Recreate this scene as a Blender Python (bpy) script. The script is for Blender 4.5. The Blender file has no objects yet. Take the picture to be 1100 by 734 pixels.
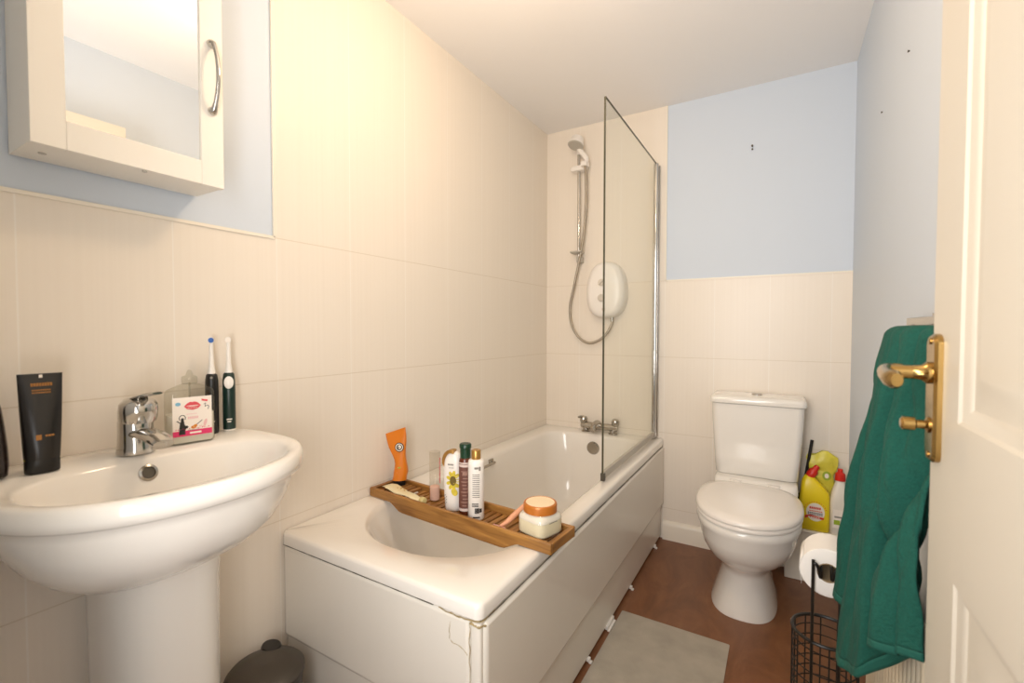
import bpy, bmesh, math, random
from mathutils import Vector, Matrix
from math import pi, sin, cos, radians
random.seed(7)
S = bpy.context.scene
COL = S.collection

# ---------------------------------------------------------------- room measures (metres)
L, W, H = 2.503, 1.502, 2.2976          # back wall y, right wall x, ceiling z
TT, TW, TY = 0.540, 0.700, 0.777         # tub rim height, width, near end
TILE = 1.381                             # top of half-height tiling

# ---------------------------------------------------------------- camera
cam = bpy.data.cameras.new('camera'); cam_o = bpy.data.objects.new('camera', cam); COL.objects.link(cam_o)
yaw, pit, rol = 0.5353, 0.0276, 0.0015
F = Vector((-sin(yaw)*cos(pit), cos(yaw)*cos(pit), -sin(pit)))
R_ = Vector((cos(yaw), sin(yaw), 0)); U_ = R_.cross(F)
R2 = R_*cos(rol) + U_*sin(rol); U2 = -R_*sin(rol) + U_*cos(rol)
M = Matrix((R2, U2, -F)).transposed().to_4x4()
M.translation = Vector((1.2379, 0.0, 1.1247))
cam_o.matrix_world = M
cam.sensor_width = 36; cam.lens = 489.5/1100*36
cam.clip_start = 0.02
cam.dof.use_dof = True; cam.dof.focus_distance = 1.7; cam.dof.aperture_fstop = 4.0
S.camera = cam_o

# ---------------------------------------------------------------- light and exposure
S.view_settings.view_transform = 'Standard'; S.view_settings.look = 'None'
S.view_settings.gamma = 1; S.view_settings.use_curve_mapping = False
S.view_settings.exposure = 0.36
wd = bpy.data.worlds.new('world'); S.world = wd; wd.use_nodes = True
wd.node_tree.nodes['Background'].inputs[0].default_value = (1, 0.95, 0.88, 1)
wd.node_tree.nodes['Background'].inputs[1].default_value = 0.35
def lamp(name, kind, loc, power, col, rot=(0, 0, 0), **kw):
    d = bpy.data.lights.new(name, kind); d.energy = power; d.color = col
    for k, v in kw.items(): setattr(d, k, v)
    o = bpy.data.objects.new(name, d); COL.objects.link(o); o.location = loc; o.rotation_euler = rot
    return o
LAMP = (0.66, 0.98, 2.04)
lamp('ceiling_bulb_light', 'POINT', LAMP, 8.8, (1.0, 0.74, 0.48), shadow_soft_size=0.06)
# added fill lamp beyond the doorway, behind the camera, in place of bounced flash
lamp('doorway_fill_light', 'AREA', (0.92, -0.42, 1.42), 33.0, (0.98, 0.965, 0.955), (radians(116), 0, radians(24)), shape='RECTANGLE', size=0.72, size_y=1.7)

# ---------------------------------------------------------------- materials
def c(h):
    h = h.lstrip('#'); v = [int(h[i:i+2], 16)/255 for i in (0, 2, 4)]
    return tuple(x/12.92 if x <= 0.04045 else ((x+0.055)/1.055)**2.4 for x in v) + (1,)
def mat(name, col, rough=0.5, metal=0.0, bump=0.0, bscale=200, var=0.0, vscale=6, spec=0.5, coat=0.0, **kw):
    m = bpy.data.materials.new(name); m.use_nodes = True
    nt = m.node_tree; p = nt.nodes['Principled BSDF']
    col = c(col) if isinstance(col, str) else col
    p.inputs['Base Color'].default_value = col; p.inputs['Roughness'].default_value = rough
    p.inputs['Metallic'].default_value = metal; p.inputs['Specular IOR Level'].default_value = spec
    p.inputs['Coat Weight'].default_value = coat; p.inputs['Coat Roughness'].default_value = 0.08
    for k, v in kw.items(): p.inputs[k].default_value = v
    tc = nt.nodes.new('ShaderNodeTexCoord')
    if var:
        n = nt.nodes.new('ShaderNodeTexNoise'); n.inputs['Scale'].default_value = vscale; n.inputs['Detail'].default_value = 5
        nt.links.new(tc.outputs['Object'], n.inputs['Vector'])
        mx = nt.nodes.new('ShaderNodeMix'); mx.data_type = 'RGBA'
        mx.inputs['A'].default_value = tuple(x*(1-var) for x in col[:3])+(1,)
        mx.inputs['B'].default_value = tuple(min(1, x*(1+var)) for x in col[:3])+(1,)
        nt.links.new(n.outputs['Fac'], mx.inputs['Factor']); nt.links.new(mx.outputs['Result'], p.inputs['Base Color'])
    if bump:
        n = nt.nodes.new('ShaderNodeTexNoise'); n.inputs['Scale'].default_value = bscale; n.inputs['Detail'].default_value = 3
        nt.links.new(tc.outputs['Object'], n.inputs['Vector'])
        b = nt.nodes.new('ShaderNodeBump'); b.inputs['Strength'].default_value = bump; b.inputs['Distance'].default_value = 0.002
        nt.links.new(n.outputs['Fac'], b.inputs['Height']); nt.links.new(b.outputs['Normal'], p.inputs['Normal'])
    return m
def N(nt, t, **kw):
    n = nt.nodes.new(t)
    for k, v in kw.items(): setattr(n, k, v)
    return n
def mth(nt, op, a, b=None):
    n = N(nt, 'ShaderNodeMath', operation=op)
    for i, v in enumerate((a, b)):
        if v is None: continue
        if isinstance(v, (int, float)): n.inputs[i].default_value = v
        else: nt.links.new(v, n.inputs[i])
    return n.outputs[0]
def tile_mat(name, axis, p0, pitch, z0=1.381, zp=0.405):
    """cream ribbed wall tile, 25 x 40 cm, grout lines in the object's own metres"""
    m = bpy.data.materials.new(name); m.use_nodes = True; nt = m.node_tree; p = nt.nodes['Principled BSDF']
    tc = N(nt, 'ShaderNodeTexCoord'); sx = N(nt, 'ShaderNodeSeparateXYZ'); nt.links.new(tc.outputs['Object'], sx.inputs[0])
    h, z = sx.outputs[axis], sx.outputs['Z']
    def line(v, o, pt, w):
        f = mth(nt, 'FRACT', mth(nt, 'DIVIDE', mth(nt, 'SUBTRACT', v, o-20*pt), pt))
        d = mth(nt, 'MULTIPLY', mth(nt, 'MINIMUM', f, mth(nt, 'SUBTRACT', 1.0, f)), pt)
        r = N(nt, 'ShaderNodeMapRange', interpolation_type='SMOOTHSTEP'); r.inputs[1].default_value = w*0.4; r.inputs[2].default_value = w*1.3
        r.inputs[3].default_value = 1; r.inputs[4].default_value = 0
        nt.links.new(d, r.inputs[0]); return r.outputs[0]
    gv, gh = line(h, p0, pitch, 0.0016), line(z, z0, zp, 0.0016)
    gh = mth(nt, 'MULTIPLY', gh, mth(nt, 'LESS_THAN', z, 1.4))
    g = mth(nt, 'MAXIMUM', gv, gh)
    # ribs: thin vertical stripes of uneven strength
    cm = N(nt, 'ShaderNodeCombineXYZ'); nt.links.new(mth(nt, 'MULTIPLY', h, 95.0), cm.inputs[0]); nt.links.new(mth(nt, 'MULTIPLY', z, 0.9), cm.inputs[2])
    ns = N(nt, 'ShaderNodeTexNoise'); ns.inputs['Scale'].default_value = 1.0; ns.inputs['Detail'].default_value = 3; nt.links.new(cm.outputs[0], ns.inputs['Vector'])
    mx = N(nt, 'ShaderNodeMix', data_type='RGBA'); mx.inputs['A'].default_value = c('#ebe0d1'); mx.inputs['B'].default_value = c('#f1e7d9')
    nt.links.new(ns.outputs['Fac'], mx.inputs['Factor'])
    mg = N(nt, 'ShaderNodeMix', data_type='RGBA'); mg.inputs['B'].default_value = c('#d3c4ac')
    mv = N(nt, 'ShaderNodeMix', data_type='RGBA'); mv.inputs['B'].default_value = c('#f7f1e8')
    nt.links.new(mth(nt, 'MULTIPLY', gv, 0.6), mv.inputs['Factor']); nt.links.new(mx.outputs['Result'], mv.inputs['A'])
    nt.links.new(mth(nt, 'MULTIPLY', gh, 0.6), mg.inputs['Factor']); nt.links.new(mv.outputs['Result'], mg.inputs['A'])
    nt.links.new(mg.outputs['Result'], p.inputs['Base Color'])
    hh = mth(nt, 'SUBTRACT', mth(nt, 'MULTIPLY', ns.outputs['Fac'], 0.25), g)
    b = N(nt, 'ShaderNodeBump'); b.inputs['Strength'].default_value = 0.12; b.inputs['Distance'].default_value = 0.0010
    nt.links.new(hh, b.inputs['Height']); nt.links.new(b.outputs['Normal'], p.inputs['Normal'])
    p.inputs['Roughness'].default_value = 0.32; p.inputs['Specular IOR Level'].default_value = 0.4
    return m
def clear_mat(name, tint, gloss=0.12, rough=0.02):
    """thin clear glass / plastic: see-through plus a fresnel sheen"""
    m = bpy.data.materials.new(name); m.use_nodes = True; nt = m.node_tree
    for n in list(nt.nodes): nt.nodes.remove(n)
    o = N(nt, 'ShaderNodeOutputMaterial'); t = N(nt, 'ShaderNodeBsdfTransparent'); g = N(nt, 'ShaderNodeBsdfGlossy')
    t.inputs[0].default_value = c(tint); g.inputs['Roughness'].default_value = rough
    lw = N(nt, 'ShaderNodeLayerWeight')
    mx = N(nt, 'ShaderNodeMixShader'); nt.links.new(mth(nt, 'ADD', mth(nt, 'MULTIPLY', mth(nt, 'POWER', lw.outputs['Facing'], 5.0), 0.2), gloss*0.12), mx.inputs[0])
    nt.links.new(t.outputs[0], mx.inputs[1]); nt.links.new(g.outputs[0], mx.inputs[2]); nt.links.new(mx.outputs[0], o.inputs[0])
    return m
def wood_mat(name, a, b, scale=(3, 40, 40)):
    m = bpy.data.materials.new(name); m.use_nodes = True; nt = m.node_tree; p = nt.nodes['Principled BSDF']
    tc = N(nt, 'ShaderNodeTexCoord'); mp = N(nt, 'ShaderNodeMapping'); mp.inputs['Scale'].default_value = scale
    n = N(nt, 'ShaderNodeTexNoise'); n.inputs['Scale'].default_value = 1.6; n.inputs['Detail'].default_value = 6; n.inputs['Distortion'].default_value = 0.6
    r = N(nt, 'ShaderNodeValToRGB'); r.color_ramp.elements[0].position = 0.3; r.color_ramp.elements[1].position = 0.72
    r.color_ramp.elements[0].color = c(a); r.color_ramp.elements[1].color = c(b)
    nt.links.new(tc.outputs['Object'], mp.inputs[0]); nt.links.new(mp.outputs[0], n.inputs['Vector'])
    nt.links.new(n.outputs['Fac'], r.inputs[0]); nt.links.new(r.outputs[0], p.inputs['Base Color'])
    p.inputs['Roughness'].default_value = 0.45
    return m
def floor_mat():
    m = bpy.data.materials.new('brown_vinyl'); m.use_nodes = True; nt = m.node_tree; p = nt.nodes['Principled BSDF']
    tc = N(nt, 'ShaderNodeTexCoord'); mp = N(nt, 'ShaderNodeMapping'); mp.inputs['Scale'].default_value = (5, 2.2, 1); mp.inputs['Rotation'].default_value = (0, 0, 0.5)
    n = N(nt, 'ShaderNodeTexNoise'); n.inputs['Scale'].default_value = 1.7; n.inputs['Detail'].default_value = 9; n.inputs['Distortion'].default_value = 1.4; n.inputs['Roughness'].default_value = 0.62
    r = N(nt, 'ShaderNodeValToRGB'); e = r.color_ramp.elements
    e[0].position = 0.25; e[0].color = c('#6a4328'); e[1].position = 0.75; e[1].color = c('#8f6040')
    x = e.new(0.5); x.color = c('#7d5032')
    nt.links.new(tc.outputs['Object'], mp.inputs[0]); nt.links.new(mp.outputs[0], n.inputs['Vector'])
    nt.links.new(n.outputs['Fac'], r.inputs[0]); nt.links.new(r.outputs[0], p.inputs['Base Color'])
    p.inputs['Roughness'].default_value = 0.38; return m

m_tile_l = tile_mat('cream_tile_left', 'Y', 0.0075, 0.2565)
m_tile_b = tile_mat('cream_tile_back', 'X', 0.699, 0.243)
m_paint = mat('pale_blue_paint', '#d0d9e4', 0.55, bump=0.08, bscale=90)
m_ceil = mat('ceiling_paint', '#f4f1ee', 0.6, bump=0.06, bscale=60)
m_trim = mat('tile_edge_trim', '#f1e8d8', 0.35)
m_gloss = mat('white_gloss_paint', '#efe6d6', 0.3)
m_door = mat('cream_gloss_door', '#d3cbbc', 0.45, bump=0.03, bscale=30)
m_floor = floor_mat()
m_acr = mat('white_acrylic', '#eee8df', 0.14, coat=0.3)
m_panel = mat('white_panel', '#ebe4d8', 0.22)
m_cer = mat('white_ceramic', '#f1ece4', 0.1, coat=0.4)
m_seat = mat('white_seat_plastic', '#f3ece4', 0.2)
m_wpl = mat('white_plastic', '#f2ece4', 0.3)
m_gpl = mat('grey_plastic', '#b9b2a6', 0.35)
m_chr = mat('chrome', '#c4c1bc', 0.13, 1.0)
m_chr2 = mat('satin_chrome', '#b3ada3', 0.22, 1.0)
m_hose = mat('chrome_hose', '#a69c8d', 0.28, 1.0, bump=0.6, bscale=700)
m_brass = mat('brass', '#b3935a', 0.2, 1.0, var=0.3, vscale=30)
m_blk = mat('black_plastic', '#141210', 0.3)
m_wire = mat('black_wire', '#17130f', 0.4)
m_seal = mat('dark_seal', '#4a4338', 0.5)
m_grime = mat('old_sealant', '#a8946c', 0.8, var=0.5, vscale=60)
m_glass = clear_mat('screen_glass', '#fbfcfa', 0.10)
m_clear = clear_mat('clear_plastic', '#fbfaf8', 0.25)
m_mirror = mat('mirror', '#f4f4f2', 0.01, 1.0)
m_cab = mat('white_cabinet', '#f3ede2', 0.35)
m_wood = wood_mat('bamboo', '#7a4f22', '#b78442', (4, 40, 40))
m_mat = mat('grey_mat', '#aea596', 0.9, bump=0.8, bscale=500, var=0.22, vscale=14)
m_bin = mat('dark_bin', '#3d362e', 0.4)
m_towel = mat('green_terry', '#0d4f42', 0.95, bump=1.0, bscale=260, var=0.35, vscale=220)
m_hem = mat('green_hem', '#115548', 0.85, bump=0.4, bscale=700)
m_rad = mat('cream_radiator', '#e9dcc2', 0.4)
m_paper = mat('toilet_paper', '#f4efe8', 0.95, bump=0.3, bscale=300)
m_card = mat('cardboard', '#9d8868', 0.9)
m_yel = mat('yellow_bottle', '#f0d51c', 0.3)
m_red = mat('red_cap', '#d32a1c', 0.3)
m_bagy = mat('yellow_bag', '#e2d64a', 0.35, var=0.25, vscale=25)
m_orange = mat('orange_tube', '#d97a1c', 0.3)
m_flower = mat('yellow_print', '#e3c23a', 0.5, var=0.5, vscale=90)
m_brown = mat('brown_bottle', '#5e2c1a', 0.2)
m_brownl = mat('brown_label', '#6b4238', 0.5)
m_pinkl = mat('pale_band', '#d9c6bd', 0.5)
m_green = mat('dark_green_cap', '#143a26', 0.3)
m_gold = mat('gold_cap', '#b98d4c', 0.3, 0.7)
m_ink = mat('dark_ink', '#2a2622', 0.6)
m_greyink = mat('grey_ink', '#8d877e', 0.6)
m_pink = mat('pink_print', '#e2366c', 0.5)
m_lips = mat('coral_print', '#e2505a', 0.5)
m_lab = mat('cream_label', '#f6ece0', 0.5)
m_blush = mat('blush_print', '#f0c3c0', 0.5)
m_bluep = mat('blue_print', '#7fb6cf', 0.5)
m_org2 = mat('amber_print', '#e08b2c', 0.5)
m_soapclear = clear_mat('soap_bottle_plastic', '#f2f2ee', 0.5)
m_soap = mat('milky_soap', '#e9e2d4', 0.25)
m_dgreen = mat('dark_green_grip', '#163029', 0.3)
m_blue = mat('blue_bristle', '#2f62b0', 0.6)
m_cream = mat('cream_scrub', '#e9dfbf', 0.5, var=0.06, vscale=60)
m_lid = mat('copper_lid', '#c4742b', 0.3, 0.2)
m_salt = mat('pink_salt', '#efc6b6', 0.8, bump=0.8, bscale=400)
m_razor = mat('pink_razor', '#e6aeb0', 0.35)
m_razor2 = mat('peach_razor', '#e0a17c', 0.4)
m_lime = mat('lime_print', '#9fb52e', 0.5)

# ---------------------------------------------------------------- mesh helpers
def V(*a): return Vector(a)
def B(): return bmesh.new()
def obj(name, bm, mats, parent=None, bevel=0.0, seg=2, subsurf=0, ang=40, smooth=True, mtx=None):
    if mtx is not None: bm.transform(mtx)
    bmesh.ops.recalc_face_normals(bm, faces=bm.faces)
    me = bpy.data.meshes.new(name); bm.to_mesh(me); bm.free()
    for m in (mats if isinstance(mats, (list, tuple)) else [mats]): me.materials.append(m)
    if smooth:
        for p in me.polygons: p.use_smooth = True
        me.set_sharp_from_angle(angle=radians(ang))
    o = bpy.data.objects.new(name, me); COL.objects.link(o)
    if parent: o.parent = parent
    if bevel:
        b = o.modifiers.new('bevel', 'BEVEL'); b.width = bevel; b.segments = seg; b.limit_method = 'ANGLE'; b.angle_limit = radians(35)
    if subsurf:
        s = o.modifiers.new('sub', 'SUBSURF'); s.levels = subsurf; s.render_levels = subsurf
    return o
def tag(o, label, cat, group=None):
    o['label'] = label; o['category'] = cat
    if group: o['group'] = group
    return o
def thing(name, label, cat, loc=(0, 0, 0), rz=0.0, group=None):
    o = bpy.data.objects.new(name, None); COL.objects.link(o); o.empty_display_size = 0.05
    o.location = loc; o.rotation_euler = (0, 0, rz)
    return tag(o, label, cat, group)
def struct(o, label=None):
    o['kind'] = 'structure'
    if label: o['label'] = label
    return o
def bx(bm, x0, x1, y0, y1, z0, z1, mi=0):
    v = [bm.verts.new((x, y, z)) for z in (z0, z1) for y in (y0, y1) for x in (x0, x1)]
    for q in ((0, 2, 3, 1), (4, 5, 7, 6), (0, 1, 5, 4), (2, 6, 7, 3), (0, 4, 6, 2), (1, 3, 7, 5)):
        f = bm.faces.new([v[i] for i in q]); f.material_index = mi
def loft(bm, rings, cap0=True, cap1=True, mi=0, closed=True):
    vs = [[bm.verts.new(p) for p in r] for r in rings]
    n = len(vs[0])
    for a, b in zip(vs, vs[1:]):
        for i in range(n if closed else n-1):
            j = (i+1) % n
            f = bm.faces.new((a[i], a[j], b[j], b[i])); f.material_index = mi
    if cap0: bm.faces.new(vs[0][::-1]).material_index = mi
    if cap1: bm.faces.new(vs[-1]).material_index = mi
    return vs
def tube(bm, pts, r, n=10, closed=False, mi=0):
    pts = [Vector(p) for p in pts]; k = len(pts)
    rr = r if isinstance(r, (list, tuple)) else [r]*k
    tang = []
    for i in range(k):
        a = pts[(i-1) % k] if (closed or i > 0) else pts[i]
        b = pts[(i+1) % k] if (closed or i < k-1) else pts[i]
        tang.append((b-a).normalized())
    t0 = tang[0]; up = Vector((0, 0, 1)) if abs(t0.z) < 0.9 else Vector((1, 0, 0))
    nrm = (up - t0*up.dot(t0)).normalized(); rings = []
    for i in range(k):
        t = tang[i]; nrm = (nrm - t*nrm.dot(t)).normalized(); bi = t.cross(nrm)
        rings.append([pts[i] + (nrm*cos(2*pi*j/n) + bi*sin(2*pi*j/n))*rr[i] for j in range(n)])
    if closed: rings.append(rings[0]); 
    if closed:
        vs = [[bm.verts.new(p) for p in q] for q in rings[:-1]]; vs.append(vs[0])
        for a, b in zip(vs, vs[1:]):
            for i in range(n):
                j = (i+1) % n; bm.faces.new((a[i], a[j], b[j], b[i])).material_index = mi
    else: loft(bm, rings, mi=mi)
def smooth_path(pts, n=8):
    """Catmull-Rom through pts"""
    P = [Vector(p) for p in pts]; P = [P[0]*2-P[1]] + P + [P[-1]*2-P[-2]]; out = []
    for i in range(1, len(P)-2):
        for k in range(n):
            t = k/n; a, b, d, e = P[i-1], P[i], P[i+1], P[i+2]
            out.append(0.5*((2*b) + (d-a)*t + (2*a-5*b+4*d-e)*t*t + (3*b-a-3*d+e)*t**3))
    out.append(P[-2]); return out
def lathe(bm, prof, n=32, ctr=(0, 0, 0), cap0=True, cap1=True, mi=0, mtx=None):
    rings = []
    for r, z in prof:
        q = [Vector((r*cos(2*pi*j/n), r*sin(2*pi*j/n), z)) for j in range(n)]
        if mtx is not None: q = [mtx @ p for p in q]
        rings.append([p + Vector(ctr) for p in q])
    loft(bm, rings, cap0, cap1, mi)
def axis_mtx(d):
    return Vector(d).normalized().to_track_quat('Z', 'Y').to_matrix()
def corner_ring(x0, x1, y0, y1, z, r, k=10):
    """rounded rectangle; r = radius or four radii for (x1,y0),(x1,y1),(x0,y1),(x0,y0)"""
    if not isinstance(r, (list, tuple)): r = [r]*4
    out = []
    for (cx, cy, sx, sy, a0), q in zip(((x1, y0, -1, 1, -90), (x1, y1, -1, -1, 0), (x0, y1, 1, -1, 90), (x0, y0, 1, 1, 180)), r):
        for i in range(k):
            a = radians(a0 + 90*i/(k-1)); out.append(Vector((cx+sx*q + q*cos(a), cy+sy*q + q*sin(a), z)))
    return out
def egg(cx, cy, wx, fy, by, z, ef=2.2, eb=2.2, n=48):
    """closed outline in xy; half width wx in x, reach fy toward -y and by toward +y"""
    out = []
    for i in range(n):
        a = 2*pi*i/n; cc, s = cos(a), sin(a); e = eb if s > 0 else ef
        out.append(Vector((cx + wx*math.copysign(abs(cc)**(2/e), cc), cy + (by if s > 0 else fy)*math.copysign(abs(s)**(2/e), s), z)))
    return out
def ell(bm, cx, cz, rx, rz, y, n=20, mi=0, th=0.0006, rot=0):
    """thin printed ellipse lying in a local xz plane, at depth y"""
    q = []
    for j in range(n):
        a, b = rx*cos(2*pi*j/n), rz*sin(2*pi*j/n)
        q.append((cx + a*cos(rot) - b*sin(rot), cz + a*sin(rot) + b*cos(rot)))
    loft(bm, [[V(x, y, z) for x, z in q], [V(x, y-th, z) for x, z in q]], mi=mi)
def poly(bm, pts, y, mi=0, th=0.0006):
    loft(bm, [[V(x, y, z) for x, z in pts], [V(x, y-th, z) for x, z in pts]], mi=mi)

# ================================================================ THE SHELL
bm = B(); bx(bm, -0.1, W+0.1, -0.16, L+0.1, -0.06, 0); struct(obj('floor', bm, m_floor, smooth=False))
bm = B(); bx(bm, -0.1, W+0.1, -0.16, L+0.1, H, H+0.06); struct(obj('ceiling', bm, m_ceil, smooth=False))
FY = 0.05                                                       # inner face of the doorway wall
bm = B(); bx(bm, -0.1, -0.004, FY-0.1, L+0.1, 0, H, 0)
bx(bm, -0.004, 0.0, FY, TY-0.006, 0, TILE, 1); bx(bm, -0.004, 0.0, TY-0.006, L, 0, H, 1)
struct(obj('wall_left', bm, [m_paint, m_tile_l], smooth=False))
bm = B(); bx(bm, 0, W+0.1, L+0.004, L+0.1, 0, H, 0)
bx(bm, 0, TW, L, L+0.004, 0, H, 1); bx(bm, TW, W, L, L+0.004, 0, TILE, 1)
struct(obj('wall_back', bm, [m_paint, m_tile_b], smooth=False))
bm = B(); bx(bm, W, W+0.1, FY-0.1, L+0.004, 0, H); struct(obj('wall_right', bm, m_paint, smooth=False))
DX0, DX1, DH = 0.655, 1.458, 1.99
bm = B(); bx(bm, -0.004, DX0, FY-0.1, FY, 0, H); bx(bm, DX1, W, FY-0.1, FY, 0, H); bx(bm, DX0, DX1, FY-0.1, FY, DH, H)
struct(obj('wall_front', bm, m_paint, smooth=False))
# tile edge trims
bm = B(); bx(bm, -0.003, 0.0035, FY, TY-0.006, TILE-0.004, TILE+0.004); bx(bm, -0.003, 0.0035, TY-0.010, TY-0.002, TILE, H)
struct(obj('trim_1', bm, m_trim, smooth=False), 'cream edge strip along the top of the half-height tiles on the left wall')
bm = B(); bx(bm, TW, W, L-0.0035, L+0.003, TILE-0.004, TILE+0.004); bx(bm, TW-0.004, TW+0.004, L-0.0035, L+0.003, TILE, H)
struct(obj('trim_2', bm, m_trim, smooth=False), 'cream edge strip around the painted panel on the back wall')
# skirting left of the toilet, pipe boxing right of it
def skirt(bm, x0, x1):
    prof = [(L, 0), (L-0.016, 0), (L-0.016, 0.075), (L-0.012, 0.088), (L-0.006, 0.096), (L, 0.1)]
    loft(bm, [[V(x, y, z) for y, z in prof] for x in (x0, x1)])
bm = B(); skirt(bm, TW+0.001, 1.262); struct(obj('baseboard_back', bm, m_gloss))
BOXY, BOXZ = 2.388, 0.236
bm = B(); bx(bm, 1.262, W, BOXY, L, 0, BOXZ-0.012); bx(bm, 1.254, W, BOXY-0.01, L, BOXZ-0.012, BOXZ)
struct(obj('trim_3', bm, m_gloss, bevel=0.003), 'white painted pipe boxing low on the back wall right of the toilet')
# door lining
bm = B(); bx(bm, DX0, DX0+0.02, FY-0.1, FY, 0, DH); bx(bm, DX0, DX1, FY-0.1, FY, DH-0.02, DH)
bx(bm, DX0-0.055, DX0+0.005, FY, FY+0.014, 0, DH+0.055); bx(bm, DX0-0.055, DX1, FY, FY+0.014, DH-0.005, DH+0.055)
struct(obj('trim_4', bm, m_gloss, bevel=0.003))

# ---- the open door: leaf parallel to the right wall
DXF, DYH, DYE = 1.42, 0.088, 0.848
door = bpy.data.objects.new('door_1', None); COL.objects.link(door); door.location = (DXF, DYH, 0); struct(door, 'cream panelled door standing open along the right wall')
DWd = DYE-DYH; DT = 0.035; Hd = 1.975
def door_panel(bm, y0, y1, z0, z1, x, s):
    prof = [(0, 0), (0.004, 0.003), (0.014, 0.005), (0.020, 0.009), (0.026, 0.009), (0.055, 0.002), (0.06, 0.002)]
    rings = [[V(x + s*d, y, z) for y, z in ((y0+i, z0+i), (y1-i, z0+i), (y1-i, z1-i), (y0+i, z1-i))] for i, d in prof]
    loft(bm, rings, False, True)
ys = [0, 0.105, 0.345, 0.425, 0.650, DWd]; ys[3] = 0.415
zs = [0.008, 0.22, 0.818, 1.012, 1.62, 1.70, 1.86, Hd]
bm = B()
for i in range(5):
    for j in range(7):
        hole = i in (1, 3) and j in (1, 3, 5)
        for x, s in ((0, 1), (DT, -1)):
            if hole: door_panel(bm, ys[i], ys[i+1], zs[j], zs[j+1], x, s)
            else: bm.faces.new([bm.verts.new((x, y, z)) for y, z in ((ys[i], zs[j]), (ys[i+1], zs[j]), (ys[i+1], zs[j+1]), (ys[i], zs[j+1]))])
for a, b in (((0, zs[0]), (DWd, zs[0])), ((DWd, zs[0]), (DWd, Hd)), ((DWd, Hd), (0, Hd)), ((0, Hd), (0, zs[0]))):
    bm.faces.new([bm.verts.new(p) for p in ((0, *a), (0, *b), (DT, *b), (DT, *a))])
bmesh.ops.remove_doubles(bm, verts=bm.verts, dist=0.0004)
o = obj('leaf', bm, m_door, door, ang=25); o['kind'] = 'structure'
# brass handle (built on the leaf, room side = -x)
hy = 0.820-DYH
def arch_plate(y0, y1, z0, z1, x0, x1):
    n = 10; ym = (y0+y1)/2; hw = (y1-y0)/2; q = []
    q += [(y1, z0+0.012), (y1, z1-0.012)] + [(ym+hw*cos(a), z1-0.012+0.012*sin(a)) for a in [pi*i/n for i in range(1, n)]]
    q += [(y0, z1-0.012), (y0, z0+0.012)] + [(ym-hw*cos(a), z0+0.012-0.012*sin(a)) for a in [pi*i/n for i in range(1, n)]]
    return [[V(x, ym+(y-ym)*f, (z0+z1)/2+(z-(z0+z1)/2)*g) for y, z in q] for x, f, g in ((x0, 1, 1), (x0-(x0-x1)*0.6, 1, 1), (x1, 0.86, 0.96))]
bm = B(); loft(bm, arch_plate(hy-0.021, hy+0.021, 0.945, 1.119, 0.0, -0.009)); 
hp = obj('handle_plate', bm, m_brass, door, ang=30); hp['label'] = 'long brass handle plate'
for z in (0.955, 1.109):
    bm = B(); lathe(bm, [(0.0045, 0), (0.0045, 0.0015), (0.003, 0.002)], 12, (-0.009, hy, z), mtx=axis_mtx((-1, 0, 0)))
    obj('screw', bm, m_brass, hp)
bm = B(); lathe(bm, [(0.0, 0), (0.015, 0), (0.015, 0.004), (0.0105, 0.009), (0.0095, 0.02), (0.0095, 0.042)], 20, (-0.009, hy, 1.066), mtx=axis_mtx((-1, 0, 0)))
lev = []
for t, y, z, w, h in ((-0.038, 0.012, 1.066, .008, .010), (-0.050, 0.010, 1.066, .011, .011), (-0.057, -0.004, 1.066, .0095, .0105), (-0.061, -0.03, 1.065, .0085, .0095), (-0.062, -0.06, 1.062, .0085, .011), (-0.060, -0.085, 1.062, .009, .012), (-0.059, -0.094, 1.062, .006, .008)):
    lev.append([V(t + w*cos(2*pi*j/14), hy+y, z + h*sin(2*pi*j/14)) for j in range(14)])
loft(bm, lev)
o = obj('lever_handle', bm, m_brass, door); o['label'] = 'brass lever handle'
bm = B(); lathe(bm, [(0.0, 0), (0.011, 0), (0.011, 0.003), (0.006, 0.005), (0.006, 0.014), (0.0095, 0.016), (0.0095, 0.028), (0.006, 0.031)], 16, (-0.008, hy, 0.995), mtx=axis_mtx((-1, 0, 0)))
o = obj('thumb_turn', bm, m_brass, door); o['label'] = 'small brass thumb turn'
for z in (0.25, 1.0, 1.72):
    bm = B(); bx(bm, -0.004, DT*0.6, -0.006, 0.001, z, z+0.09); tube(bm, [(-0.005, -0.004, z), (-0.005, -0.004, z+0.09)], 0.005, 10)
    obj('hinge', bm, m_brass, door)

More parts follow.
